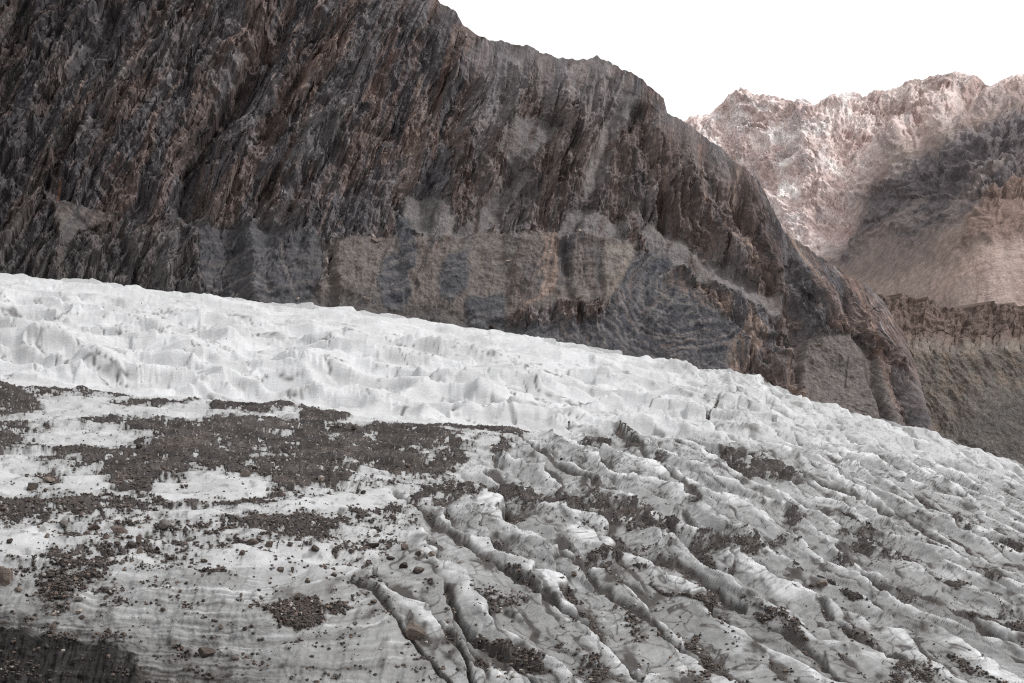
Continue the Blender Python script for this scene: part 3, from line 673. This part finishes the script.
    slab = PT([(298, 120), (327, 112), (345, 120), (341, 155), (290, 162)], 3)
    c = lerp(c, lin(92, 90, 90) * (1 + .3 * t3), (.75 * slab)[..., None])
    for pts in [[(562, 82), (575, 79), (590, 85), (586, 95), (568, 94)], [(616, 98), (632, 95), (648, 104), (645, 122), (625, 120)], [(514, 115), (535, 118), (557, 116), (555, 125), (525, 124)], [(558, 132), (578, 130), (576, 140), (562, 141)],
                [(520, 150), (535, 146), (536, 172), (522, 176)], [(553, 156), (568, 152), (574, 172), (556, 178)], [(484, 196), (498, 192), (492, 224), (482, 226)], [(216, 268), (226, 266), (218, 292), (206, 285)], [(590, 190), (600, 188), (600, 215), (590, 212)]]:
        c = lerp(c, lin(52, 49, 49) * (1 + .6 * t3), (.8 * PT(pts, 5))[..., None])
    upper = PT([(478, 60), (530, 46), (600, 58), (640, 90), (610, 130), (560, 120), (530, 90), (500, 130), (480, 150)], 10)
    c = lerp(c, lin(112, 107, 106), (.55 * upper)[..., None])
    c = lerp(c, lin(58, 56, 58), (.5 * (1 - sstep(0, 260, U + .4 * V)))[..., None])  # cloud shadow over the left side put into the rock colour
    red = PT([(480, 120), (600, 110), (700, 130), (770, 200), (800, 300), (730, 260), (660, 210), (560, 225), (480, 215)], 20)
    c = lerp(c, lin(98, 85, 79) * (1 + .5 * t2 + .5 * t3), (.4 * red)[..., None])
    foot = sstep(205, 240, rv) * (1 - sstep(300, 360, U))
    c = lerp(c, lin(92, 88, 86) * (1 + .35 * t2), (.6 * foot)[..., None])
    band = fbm(U / 60, (V + .06 * U) / 2.4, 3, 361)[..., None]
    c = lerp(c, lin(112, 104, 96) * (1 + .3 * band + .3 * fbm(U / 2.5, V / 2.0, 4, 366, .7)[..., None]), (.74 * terr * sstep(-.6, .1, t1[..., 0] + t2[..., 0] + .4 * fbm(U / 20, V / 8, 4, 385)))[..., None])
    c = lerp(c, lin(106, 99, 94) * (1 + .25 * band + .35 * fbm(U / 2.5, V / 2.0, 4, 367, .7)[..., None]), (.9 * cong)[..., None])
    pebble = fbm(U / 2.5, V / 2.0, 4, 362, .7)[..., None]
    c = lerp(c, lin(116, 112, 109) * (1 + .35 * pebble), (.9 * scree * sstep(-.5, .05, fbm(s_ / 9, wv / 30, 4, 365, .6)))[..., None])
    c = lerp(c, lin(88, 85, 82) * (1 + .7 * pebble), (.8 * base)[..., None])
    # folded slate: bands wrapped round a fold
    fx, fy = ru - 690, rv - 300
    bandc = np.sqrt((fx * .9) ** 2 + (fy * 1.2 + 20) ** 2) + 6 * fbm(U / 30, V / 30, 3, 363)
    foldb = np.where(U > 560, bandc / 5.0, (ru * .25 + rv) / 5.0).astype(f32)
    fb = fbm(foldb, ru / 120, 3, 364, .6)[..., None]
    c = lerp(c, lerp(lin(68, 71, 76), lin(98, 96, 95), sstep(-.2, .5, fb)) * (1 + .22 * t3), (.9 * blue)[..., None])
    st1 = np.sin(bandc * (.62 + .0006 * bandc) + 5.0 * fbm(ru / 44, rv / 44, 5, 391, .62)); st2 = fbm(ru / 26, rv / 26, 3, 392)
    fz = (blue * (U > 560))[..., None]
    c = lerp(c, lin(132, 124, 117), .44 * fz * (sstep(.62, .9, st1) * sstep(-.25, .2, st2))[..., None])
    c = lerp(c, lin(54, 55, 60), .42 * fz * (sstep(.5, .85, -st1))[..., None])
    c = lerp(c, lin(126, 108, 95), .42 * fz * (sstep(.55, .85, np.sin(bandc * .62 + 1.6 + 5.0 * fbm(ru / 34, rv / 34, 4, 391, .6))) * sstep(.05, .35, fbm(ru / 30, rv / 30, 3, 393)))[..., None])
    c = lerp(c, lin(150, 138, 126), (.32 * blue)[..., None] * sstep(.24, .45, fb) * (U > 560)[..., None])
    c = lerp(c, lin(124, 114, 104) * (1 + .15 * band), (.85 * pale)[..., None])
    c = lerp(c, lin(128, 107, 92) * (1 + .5 * t3 + .3 * t2), (.8 * warm * sstep(-.35, .25, t2[..., 0] + t3[..., 0]))[..., None])
    lu, lv = U + 2.2 * fbm(U / 9, V / 9, 4, 371, .6), V + 2.2 * fbm(U / 9, V / 9, 4, 372, .6)
    LT, TN, DK, RS = lin(138, 130, 124), lin(140, 118, 102), lin(46, 44, 45), lin(120, 92, 76)
    for pts, w, cc, al in [
        ([(70, 16), (61, 34), (55, 50)], 1.6, LT, .7), ([(98, 11), (86, 32), (68, 55), (59, 77)], 2.4, LT, .7), ([(86, 68), (77, 91), (68, 109), (61, 120)], 1.8, TN, .8), ([(127, 70), (109, 91), (95, 114), (84, 136), (73, 150)], 2.2, LT, .7), ([(166, 30), (145, 48), (127, 66)], 2.2, TN, .6),
        ([(54, 127), (43, 148)], 1.6, TN, .7), ([(41, 75), (34, 93)], 1.6, LT, .6), ([(111, 5), (95, 20), (86, 32)], 4, DK, .8), ([(227, 91), (204, 118), (188, 140), (184, 185)], 9, DK, .6), ([(306, 11), (293, 27), (268, 42)], 2.5, TN, .7), ([(265, 43), (247, 66), (225, 95)], 7, DK, .6),
        ([(332, 38), (318, 52), (302, 75), (294, 92)], 8, RS, .6), ([(395, 57), (383, 70), (367, 95)], 6, RS, .6), ([(372, 10), (358, 34), (344, 66)], 3, LT, .5), ([(299, 118), (327, 112), (343, 120), (358, 107)], 2, LT, .55), ([(456, 25), (448, 60), (440, 95), (436, 150)], 3.5, RS, .6), ([(456, 25), (453, 45), (449, 60)], 1.8, LT, .6),
        ([(424, 70), (414, 110), (410, 150)], 3, TN, .5), ([(530, 48), (516, 68), (505, 95), (512, 110)], 6, LT, .45), ([(612, 66), (600, 90), (588, 108)], 4, LT, .5), ([(628, 80), (608, 120), (596, 160), (588, 178)], 7, LT, .4), ([(740, 168), (738, 190), (735, 205)], 2, TN, .8),
        ([(724, 215), (732, 235), (748, 250), (770, 275)], 2, TN, .8), ([(790, 235), (800, 255), (815, 275), (822, 292)], 2.2, TN, .9), ([(762, 210), (768, 235), (782, 262)], 3, DK, .6), ([(745, 250), (760, 272), (768, 284)], 2, TN, .7), ([(800, 280), (812, 310), (818, 330)], 3, DK, .6), ([(783, 350), (792, 375), (800, 395), (806, 412)], 3, TN, .7),
        ([(790, 320), (795, 350), (803, 385)], 4, DK, .5), ([(700, 145), (706, 190), (712, 225)], 3, RS, .5), ([(845, 275), (862, 300), (880, 340), (900, 390), (915, 420)], 3, RS, .6), ([(870, 320), (885, 360), (905, 410)], 2, TN, .7), ([(855, 330), (875, 375), (895, 415)], 4, DK, .6),
        ([(656, 252), (640, 279), (620, 304), (613, 315)], 1.6, LT, .6), ([(662, 262), (650, 282), (634, 305), (618, 318)], 1.6, LT, .6), ([(681, 281), (667, 288), (654, 302), (642, 308)], 1.8, TN, .7), ([(674, 299), (665, 308), (655, 320)], 1.6, LT, .9), ([(684, 292), (690, 306), (700, 318), (712, 324)], 1.6, LT, .55), ([(676, 279), (690, 288), (699, 302), (712, 312)], 1.8, TN, .6),
        ([(690, 310), (680, 322), (672, 332)], 1.8, LT, .5), ([(660, 300), (644, 318), (630, 330)], 1.4, LT, .6), ([(668, 292), (650, 308), (638, 316)], 1.3, LT, .6), ([(700, 300), (712, 312), (730, 318)], 1.5, TN, .5), ([(610, 340), (640, 345), (680, 342), (720, 350)], 2.5, DK, .6), ([(620, 352), (660, 356), (700, 352)], 2, LT, .4),
        ([(556, 226), (553, 245), (548, 258), (540, 268)], 2, TN, .9), ([(558, 240), (557, 262), (552, 280), (540, 292), (526, 299)], 2.4, TN, .9), ([(549, 232), (546, 250), (538, 262)], 1.4, TN, .7), ([(565, 235), (570, 262), (568, 285), (580, 310), (590, 335)], 3.5, DK, .6), ([(580, 250), (584, 280), (598, 320), (606, 345)], 1.8, LT, .5), ([(576, 240), (577, 265), (574, 285)], 1.6, LT, .5),
        ([(598, 240), (600, 270), (596, 300)], 5, lin(72, 72, 75), .8), ([(626, 262), (616, 282), (608, 296)], 2, TN, .8), ([(748, 318), (758, 328), (764, 340), (752, 356), (740, 372)], 2, TN, .8), ([(735, 335), (728, 350), (726, 366)], 1.6, LT, .6),
        ([(205, 282), (240, 276), (272, 280)], 1.8, LT, .5), ([(210, 262), (235, 255), (262, 258)], 1.6, LT, .4), ([(225, 292), (255, 286), (275, 290)], 1.8, LT, .5), ([(278, 232), (285, 262), (295, 292)], 2, LT, .45), ([(335, 185), (325, 215), (318, 232)], 1.8, TN, .5), ([(352, 165), (346, 185)], 1.5, TN, .6), ([(60, 178), (57, 196)], 1.6, lin(170, 120, 84), .9),
        ([(55, 215), (58, 245), (62, 278)], 4, lin(104, 94, 86), .6), ([(150, 222), (150, 262), (146, 288)], 5, lin(100, 90, 84), .5), ([(415, 215), (425, 245), (428, 285)], 2.4, lin(112, 104, 96), .6), ([(436, 205), (430, 240), (424, 265)], 3, DK, .6)]:
        c = lerp(c, cc * (1 + .4 * t3), ((.78 - .4 * ((U > 608) & (U < 735) & (V > 240))) * al * line(lu, lv, pts, w * 1.4))[..., None])
    tone = (1 + .24 * (v3 - .5) + .28 * (w3 - .5))[..., None]
    c = c * lerp(tone, 1, .85 * smooth[..., None])
    c = lerp(c, c.mean(-1, keepdims=True) * np.array([1.02, .985, .995], f32), .30)
    c = c * np.array([1.0, .99, 1.02], f32) * (lerp(1.42, 1.12, smooth) * lerp(.84, 1.04, sstep(-100, 480, U)))[..., None]  # overall gain, dimmed to the left for the cloud shadow
    # add the far side of the ridge so that it is a mountain and not a wall
    backs = []
    for q in range(1, 9):
        d = 25.0 * q
        b = P[0].copy(); b[:, 1] += d; b[:, 2] -= .35 * d + .004 * d * d; backs.append(b)
    P = np.concatenate([np.array(backs[::-1], f32), P], 0); c = np.concatenate([np.repeat(c[:1], 8, 0), c], 0)
    fo = np.stack([s_ / 5, wv / 5, V * 0], -1); sm = smooth[..., None]
    fo = lerp(fo, np.stack([U / 9, V / 2.6, V * 0], -1), sm > .5); fo = np.concatenate([np.repeat(fo[:1], 8, 0), fo], 0)
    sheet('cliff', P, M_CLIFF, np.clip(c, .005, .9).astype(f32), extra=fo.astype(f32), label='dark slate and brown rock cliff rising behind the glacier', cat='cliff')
    return P[8:], U, V
CL = cliff()

# ------------------------------------------------------------------ eroded moraine wall on the right
def moraine():
    top = [(760, 330), (850, 305), (884, 297), (889, 299), (930, 305), (950, 312), (965, 313), (1000, 307), (1024, 309), (1100, 312), (1350, 330)]
    nc, nr = int(600 * RES), int(260 * RES)
    u = np.linspace(770, 1345, nc)
    vt = curve(top, u) + 1.4 * perlin(u / 4, u * 0, 401) + 1.8 * perlin(u / 17, u * 0, 402); vb = curve(CREST, u) + 30
    s = np.linspace(0, 1, nr)[:, None]
    V = (vt + (vb - vt) * s).astype(f32); U = np.repeat(u[None], nr, 0).astype(f32)
    led = 347 + 11 * fbm(U / 26, V / 60, 4, 403, .6) - .02 * (U - 950)
    up = 1 - sstep(-7, 9, V - led)                                  # the steep brown band above the ledge
    y = 560 + .12 * np.maximum(led - V, 0) + .30 * (520 - V) + 22 * up
    fan = poly(U, V, [(935, 445), (950, 430), (970, 405), (1000, 392), (1060, 390), (1350, 400), (1350, 620), (1000, 470)], 16)
    y = y - 7 * fan
    P = unproject(U, V, y)
    wu = U + 5 * fbm(U / 20, V / 20, 3, 411)
    rill = ridged(wu / 13, V / 90, 4, 412); 
    hgt = up * (2.2 * rill + 3.4 * ridged(wu / 30 + V / 50, V / 34, 4, 417) + 2.2 * fbm(U / 8, V / 8, 4, 413)) + (1 - up) * ((1 - fan) * 2.2 * ridged(wu / 24 - V / 40, V / 60, 4, 414) + .5 * fbm(U / 4, V / 4, 4, 415) + 1.2 * fbm(U / 25, V / 20, 3, 416))
    P = P + grid_normals(P) * hgt[..., None]
    t = fbm(U / 14, V / 14, 4, 421)[..., None]; t2 = fbm(U / 3, V / 3, 3, 422)[..., None]
    c = lerp(lin(108, 102, 97) * (1 + .3 * t2), lin(120, 108, 99), sstep(-.2, .5, t))
    c = lerp(c, lin(106, 92, 86) * (1 + .35 * rill[..., None]), (up * .9)[..., None])
    c = lerp(c, lin(94, 91, 89) * (1 + .3 * t2), (.85 * fan)[..., None])
    dg = fbm((U - 1.3 * V) / 9, (U + V) / 50, 4, 423)[..., None]
    c = lerp(c, lin(118, 112, 108), (.6 * sstep(.1, .35, dg) * (1 - up[..., None])))
    c = lerp(c, lin(132, 122, 114) * (1 + .5 * t2), .8 * np.exp(-((V - led - 5) / 3.5) ** 2)[..., None] * sstep(-.2, .2, fbm(U / 12, V / 12, 3, 424))[..., None])
    c = c * 1.12
    backs = []
    for q in range(1, 7):
        d = 30.0 * q; b = P[0].copy(); b[:, 1] += d; b[:, 2] -= .02 * d; backs.append(b)
    P = np.concatenate([np.array(backs[::-1], f32), P], 0); c = np.concatenate([np.repeat(c[:1], 6, 0), c], 0)
    sheet('moraine', P, M_MOR, np.clip(c, .01, .9).astype(f32), label='grey brown eroded moraine wall right of the cliff', cat='moraine')
    return P[6:], U, V
MO = moraine()

# ------------------------------------------------------------------ boulders and stones
def on_sheet(sh, u, v):
    Pn = sh[0]; px = CX + F * Pn[..., 0] / Pn[..., 1]; py = CY - F * Pn[..., 2] / Pn[..., 1]
    k = np.argmin((px - u) ** 2 + (py - v) ** 2 + np.where(Pn[..., 1] < 0, 1e9, 0)); i, j = np.unravel_index(k, px.shape)
    return Pn[i, j]
G1 = 'boulders lying on the glacier'
BOULDERS = [  # column, row, width in pixels of the picture, stone, proportions, label
    (8, 581, 17, 'tan', (.8, .8, 1.25), 'pale angular boulder cut by the left edge, above the black ice'),
    (20, 590, 8, 'tan', (1, .8, .7), 'small tan stone just right of the pale left edge boulder'),
    (28, 594, 5, 'dark', (1, .8, .7), 'tiny dark stone beside the tan stone at the left edge'),
    (11, 543, 7, 'dark', (1, .8, .8), 'dark brown stone on white ice at the far left edge'),
    (30, 488, 12, 'brown', (1, .8, .8), 'grey brown boulder on the rocky clump near the left edge'),
    (47, 481, 11, 'tan', (1.2, .8, .6), 'flat tan boulder on top of the rocky clump at left'),
    (65, 524, 11, 'grey', (1, .8, .8), 'grey boulder standing at the lower rim of the left rubble band'),
    (95, 529, 11, 'red', (1.2, .8, .6), 'reddish flat boulder left of the longer reddish slab'),
    (119, 530, 15, 'red', (1.3, .7, .45), 'long reddish slab lying flat on dirty ice'),
    (49, 536, 6, 'tan', (.8, .8, 1), 'upright small tan stone below the left grey boulder'),
    (132, 546, 11, 'dark', (1.1, .8, .7), 'dark boulder in the cluster above the small ice hole'),
    (140, 540, 10, 'red', (1, .8, .9), 'pinkish brown boulder topping the cluster above the ice hole'),
    (142, 552, 8, 'tan', (.9, .8, 1), 'lowest pinkish stone of the cluster at the ice hole'),
    (166, 526, 13, 'grey', (1.1, .8, .85), 'large grey boulder alone on white ice left of the lower rubble strip'),
    (149, 537, 7, 'grey', (1, .8, .7), 'grey stone between the pinkish cluster and the large grey boulder'),
    (179, 503, 6, 'dark', (1, .8, .8), 'small black stone on the broad white ice patch'),
    (139, 446, 6, 'dark', (1, .8, .9), 'black stone at the right tip of the upper white ice lens'),
    (244, 474, 9, 'tan', (1.2, .8, .8), 'tan red boulder on the lower rim of the main rubble sheet'),
    (321, 479, 8, 'pale', (1, .8, .85), 'pale boulder in the lower part of the main rubble sheet'),
    (340, 425, 8, 'grey', (1, .8, .85), 'grey boulder at the upper rim of the main rubble sheet'),
    (355, 428, 7, 'dark', (1, .8, .8), 'dark stone right of the grey boulder on the rubble rim'),
    (253, 543, 12, 'red', (1.1, .8, .75), 'red brown boulder, left one of the pair below the lower rubble strip'),
    (271, 545, 10, 'red', (.9, .8, .95), 'red brown boulder, right one of the pair below the lower rubble strip'),
    (292, 546, 8, 'brown', (1, .8, .9), 'brown boulder right of the red brown pair'),
    (316, 549, 11, 'brown', (1, .8, .7), 'brown boulder under the tail of the lower rubble strip'),
    (245, 554, 7, 'red', (1, .8, .8), 'small reddish stone just below the red brown pair'),
    (283, 570, 8, 'red', (1, .8, .8), 'reddish stone on the white lip above the striated ice face'),
    (294, 569, 5, 'red', (1, .8, .9), 'smaller reddish stone touching the lip beside a larger one'),
    (326, 565, 5, 'tan', (1, .8, .8), 'small tan stone alone on the white lip'),
    (338, 551, 5, 'brown', (1, .8, .9), 'small brown stone on clean ice above the lip'),
    (335, 574, 7, 'brown', (1, .8, .8), 'brown stone at the right end of the white lip'),
    (404, 548, 9, 'red', (1, .8, .85), 'rusty boulder, topmost of the scatter above the rounded ice block'),
    (420, 557, 8, 'brown', (1, .8, .9), 'brown boulder, middle of the scatter above the rounded ice block'),
    (431, 554, 8, 'tan', (1, .8, .8), 'tan boulder, rightmost of the scatter above the rounded ice block'),
    (406, 566, 9, 'dark', (1.1, .8, .8), 'dark boulder left of the dark pair on the ice block'),
    (416, 571, 12, 'brown', (1.2, .8, .7), 'broad dark brown boulder at the back edge of the ice block'),
    (391, 558, 8, 'dark', (1.2, .8, .6), 'flat dark boulder left of the scatter above the ice block'),
    (373, 545, 12, 'dark', (1.3, .8, .5), 'long dark slab at the right end of the lower rubble strip'),
    (393, 516, 7, 'tan', (1.1, .8, .8), 'tan stone on the tip of the long rubble strip'),
    (413, 634, 20, 'tan', (1.15, 1, .95), 'large brown boulder wedged in the long crevasse'),
    (81, 611, 7, 'pale', (1.2, .8, .6), 'pale flat stone in the dirty patch above the black ice'),
    (56, 613, 6, 'pale', (1, .8, .8), 'pale blocky stone left of the pale flat stone'),
    (83, 617, 7, 'brown', (1, .8, .7), 'brown stone just below the pale flat stone'),
    (51, 628, 10, 'red', (1, .8, .9), 'reddish brown boulder on the brink of the black ice'),
    (80, 600, 8, 'grey', (1.1, .8, .7), 'grey stone above the pale flat stone in the dirty patch'),
    (77, 579, 6, 'pale', (1, .8, .8), 'pale stone in the middle of the dirt smear'),
    (110, 630, 7, 'tan', (.9, .8, .9), 'tan stone on grey ice right of the black ice brink'),
    (206, 654, 15, 'brown', (1.2, .8, .7), 'large dark brown boulder low on the striated ice face'),
    (205, 560, 7, 'brown', (1.1, .8, .7), 'brown stone above the small debris patch on the lip'),
    (223, 627, 6, 'red', (1, .8, .9), 'small red stone left of the dark rubble mound'),
    (247, 628, 6, 'brown', (1, .8, .8), 'brown stone at the left foot of the dark rubble mound'),
    (356, 623, 6, 'grey', (1, .8, .8), 'grey stone on ice right of the dark rubble mound'),
    (822, 584, 10, 'tan', (1.2, .8, .75), 'pinkish boulder alone on a pale ice slab in the crevasse field'),
    (814, 585, 6, 'dark', (1.2, .8, .7), 'dark stone touching the pinkish boulder in the crevasse field'),
    (706, 675, 7, 'red', (1, .8, .8), 'reddish stone at the bottom of the crevasse field'),
    (660, 634, 6, 'red', (.9, .8, 1), 'small rusty stone in a dirty hollow of the crevasse field'),
    (573, 574, 7, 'red', (1, .8, .9), 'reddish stone on a ridge in the crevasse field'),
    (561, 458, 4, 'dark', (1, .8, .8), 'dark speck of stone on the smooth white ice dome'),
]
for q, (bu, bv, bw, bm_, asp, lab) in enumerate(BOULDERS):
    p = on_ice(bu, bv); boulder(p, bw * p[1] / F * 1.05, bm_, lab, 40 + q, asp, rz=(q * 2.4) % 6.28 if asp[0] <= 1 else ((q * 1.3) % .8) - .4, group=G1, tilt=((q * .37) % .5) - .25)
CLIFF_ROCKS = [
    (371, 237, 9, 'pale', (1.1, .8, .7), 'pale upper boulder of the pair on the tan cliff terrace'), (375, 241, 10, 'tan', (1.3, .8, .45), 'flat tan slab under the pale boulder on the cliff terrace'),
    (362, 267, 6, 'pale', (1, .8, .9), 'small pale stone stuck in the tan bank under the terrace'), (367, 299, 8, 'pale', (1.3, .8, .6), 'pale stone at the foot of the tan bank above the ice'),
    (327, 262, 6, 'pale', (.8, .8, 1.2), 'pale upright stone at the left edge of the tan bank'), (297, 299, 5, 'pale', (1.2, .8, .7), 'tiny pale stone at the foot of the blue grey slate'),
    (579, 232, 7, 'pale', (.9, .8, .9), 'pale block on the ledge over the middle of the cliff foot'), (703, 262, 6, 'pale', (1.1, .8, .8), 'pale stone on the grey scree chute of the cliff'),
    (819, 345, 6, 'tan', (1.1, .8, .8), 'tan stone at the top of the grey bank under the brown cliff'), (912, 355, 5, 'tan', (1, .8, .9), 'tan stone on the ledge of the moraine wall'),
    (508, 261, 4, 'pale', (1.2, .8, .7), 'tiny pale stone in the middle of the wide tan bank'), (492, 328, 9, 'dark', (1.3, .8, .7), 'dark boulder where the cliff foot meets the ice'),
]
for q, (bu, bv, bw, bm_, asp, lab) in enumerate(CLIFF_ROCKS):
    p = on_sheet(MO if bu > 900 else CL, bu, bv); boulder(p + np.array([0, -.3, -.4]), bw * p[1] / F, bm_, lab, 140 + q, asp, group='stones lodged on the cliff foot')
# smaller loose stones, all alike
protos = [raw_mesh('stone', rock_shape(300 + k, ICO2, 11, .06), ICO2[1], RM[m_], None, False) for k, m_ in enumerate(['dark', 'brown', 'dark', 'brown', 'red', 'grey'])]
zone = (cover > .30) & (V > 465) & (V < 640) & (U > -8) & (U < 480) & (wA < .1) & (blk < .2)
zi = np.argwhere(zone); zi = zi[rng.choice(len(zi), 225, replace=False)]
for q, (i, j) in enumerate(zi):
    p = TOP[i, j]; o = protos[q] if q < 6 else protos[q % 6].copy()
    if q >= 6: COL.objects.link(o)
    r = (1.5 + 2.2 * rng.random() ** 3) * p[1] / F
    o.scale = (r, r * .8, r * .75); o.rotation_euler = (rng.random() * .5, rng.random() * .5, rng.random() * 6)
    o.location = (float(p[0]), float(p[1]), float(p[2] + r * .3))
    tag(o, 'small dark stone lying loose on the debris strewn ice', 'stone', 'small loose stones on the ice')

# ------------------------------------------------------------------ pale mountains up the side valley
def far_sheet(name, ridge, u0, u1, vbot, Yfun, seed, colf, label, relief, rim=1.8):
    nc, nr = int((u1 - u0) * 1.1 * RES), int(300 * RES)
    u = np.linspace(u0, u1, nc)
    vt = curve(ridge, u) + 1.4 * perlin(u / 4, u * 0, seed) + rim * perlin(u / 15, u * 0, seed + 1)
    s = np.linspace(0, 1, nr)[:, None]
    V = (vt + (vbot - vt) * s).astype(f32); U = np.repeat(u[None], nr, 0).astype(f32)
    P = unproject(U, V, Yfun(U, V))
    hgt, c = colf(U, V)
    P = P + grid_normals(P) * (hgt * relief * lerp(.4, 1, sstep(0, 12, V - vt)))[..., None]
    backs = []
    for q in range(1, 7):
        d = 150.0 * q; b = P[0].copy(); b[:, 1] += d; b[:, 2] -= .6 * d; backs.append(b)
    P = np.concatenate([np.array(backs[::-1], f32), P], 0); c = np.concatenate([np.repeat(c[:1], 6, 0), c], 0)
    sheet(name, P, M_FAR, np.clip(c, .01, .9).astype(f32), label=label, cat='mountain')

def col_massif(U, V):
    wu = U + 12 * fbm(U / 40, V / 40, 3, 501); wv = V + 12 * fbm(U / 40, V / 40, 3, 502)
    r = ridged((wu + .5 * wv) / 46, (wv - .3 * wu) / 60, 6, 503, .6); b = fbm(wu / 70, wv / 70, 3, 504)
    hgt = 1.0 * r + .9 * b + .22 * fbm(U / 5, V / 4, 4, 505, .65) + .5 * ridged((wu + .8 * wv) / 17, (wv - .8 * wu) / 26, 5, 510, .62)
    gul = np.maximum(line(wu, wv, [(858, 100), (845, 150), (838, 200), (850, 260)], 22), line(wu, wv, [(985, 85), (940, 140), (900, 190), (850, 240)], 16))
    hgt -= 1.1 * gul
    t = fbm(wu / 26, wv / 22, 5, 506)[..., None]
    c = lerp(lin(188, 166, 158), lin(218, 206, 199), sstep(-.3, .35, t))
    c = lerp(c, lin(160, 158, 158), .45 * sstep(.12, .28, fbm(wu / 18, wv / 30, 4, 507)[..., None]))
    c = lerp(c, lin(168, 146, 137), .5 * sstep(.2, .32, fbm(wu / 15, wv / 12, 5, 508, .65)[..., None]))
    ch = sstep(.3, .55, fbm((U + V) / 5, (V - U) / 40, 3, 509))[..., None] * (V > 190)[..., None]
    c = lerp(c, lin(190, 186, 182), .3 * ch)
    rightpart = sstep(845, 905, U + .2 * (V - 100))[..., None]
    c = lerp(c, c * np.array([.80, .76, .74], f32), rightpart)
    return hgt, c
RIDGE = [(600, 160), (660, 135), (690, 120), (710, 116), (731, 99), (743, 91), (757, 97), (780, 100), (805, 103), (817, 108), (833, 99), (854, 94), (864, 97), (889, 90), (917, 82), (945, 79), (956, 76), (973, 77), (982, 79), (993, 89), (1008, 82), (1024, 78), (1100, 60), (1420, 20)]
SLOPE = [(740, 330), (800, 285), (825, 262), (838, 246), (846, 228), (852, 204), (866, 186), (880, 168), (905, 148), (925, 141), (948, 124), (970, 119), (1000, 104), (1024, 98), (1100, 75), (1420, 30)]
def col_slope(U, V):
    wu = U + 10 * fbm(U / 30, V / 30, 3, 521); wv = V + 10 * fbm(U / 30, V / 30, 3, 522)
    dia = wv + .62 * wu                                             # beds dip to the lower left
    PT = lambda p, w=6: poly(wu, wv, p, w)
    rock = np.clip(PT([(835, 262), (870, 200), (930, 150), (1024, 112), (1430, 10), (1430, 130), (1024, 180), (985, 205), (950, 225), (905, 240), (880, 232), (850, 262)], 8), 0, 1)
    outc = PT([(958, 248), (966, 222), (985, 200), (1024, 182), (1120, 150), (1120, 260), (1024, 235), (1000, 240), (975, 236)], 5)
    r = ridged(dia / 16, (wu - wv) / 90, 5, 523, .6)
    hgt = (rock * .8 + .5 * outc + .7 * (V < 200)) * (.8 * r + .6 * fbm(wu / 12, wv / 12, 4, 524)) + .5 * fbm(U / 70, V / 90, 2, 525) + .25 * outc + .10 * fbm(U / 8, V / 14, 4, 526)
    t = fbm(wu / 30, wv / 45, 4, 527)[..., None]
    c = lerp(lin(162, 143, 133), lin(178, 160, 150), sstep(-.3, .3, t))
    hi = sstep(250, 190, V - .0 * U)[..., None]
    c = lerp(c, lerp(lin(150, 132, 124), lin(170, 156, 148), sstep(-.3, .3, t)), hi)
    c = lerp(c, lin(182, 160, 146), .6 * PT([(950, 262), (985, 245), (1000, 250), (960, 285), (930, 300), (925, 290)], 8)[..., None])
    c = lerp(c, lin(146, 135, 130), .7 * PT([(880, 232), (950, 228), (930, 262), (880, 282), (840, 275), (850, 255)], 10)[..., None])
    c = lerp(c, lin(132, 126, 126) * (1 + .45 * r[..., None]), (.8 * rock)[..., None])
    c = lerp(c, lin(118, 115, 121), .8 * (rock * sstep(-.22, .02, fbm(dia / 30, (wu - wv) / 120, 5, 528, .65)))[..., None])
    c = lerp(c, lin(134, 114, 103) * (1 + .4 * r[..., None]), (.9 * outc)[..., None])
    return hgt, c
def far_mask(U, V):
    return poly(U + 9 * fbm(U / 30, V / 30, 4, 541, .6), V + 9 * fbm(U / 30, V / 30, 4, 542, .6), SLOPE + [(1700, 30), (1700, 500), (700, 500)], 14)
def mute(c, a): return lerp(c, c.mean(-1, keepdims=True), a)
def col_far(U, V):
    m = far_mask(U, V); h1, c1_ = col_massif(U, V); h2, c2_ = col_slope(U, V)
    return lerp(h1, h2 * .62, m), lerp(mute(c1_, .35) * np.array([1.42, 1.36, 1.38], f32), mute(c2_, .32) * np.array([.86, .80, .79], f32), m[..., None])  # massif colour raised to stand in for pale haze
def far_depth(U, V):
    y1 = 3300 + 2.6 * (330 - V) + 250 * sstep(840, 700, U) - .9 * np.maximum(U - 870, 0)
    y2 = 2350 + 3.4 * (345 - V) + 750 * sstep(1000, 800, U)
    return lerp(y1, y2, poly(U, V, SLOPE + [(1700, 30), (1700, 500), (700, 500)], 34))
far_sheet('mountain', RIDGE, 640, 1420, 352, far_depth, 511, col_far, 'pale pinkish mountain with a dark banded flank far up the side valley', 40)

# ------------------------------------------------------------------ valley floor, reaching the horizon
def ground():
    ys = np.concatenate([-np.geomspace(6000, 6, 14), [0, 3, 6, 10, 20, 40, 60, 80, 120, 200, 400, 700], np.geomspace(1000, 6000, 10)])
    xs = np.concatenate([-np.geomspace(6000, 20, 20), [-10, 0, 10], np.geomspace(20, 6000, 20)])
    Xg, Yg = np.meshgrid(xs, ys)
    Zg = np.where(Yg < 6, -1.7, np.maximum(-1.7 - .5 * (Yg - 6), -62.0)) + np.where(Yg < 0, .02 * np.maximum(-Yg, 0) ** .8, 0)
    Pg = np.stack([Xg, Yg, Zg], -1).astype(f32)
    sheet('ground', Pg, M_GROUND, None, label='grey gravel valley floor', cat='ground')
ground()
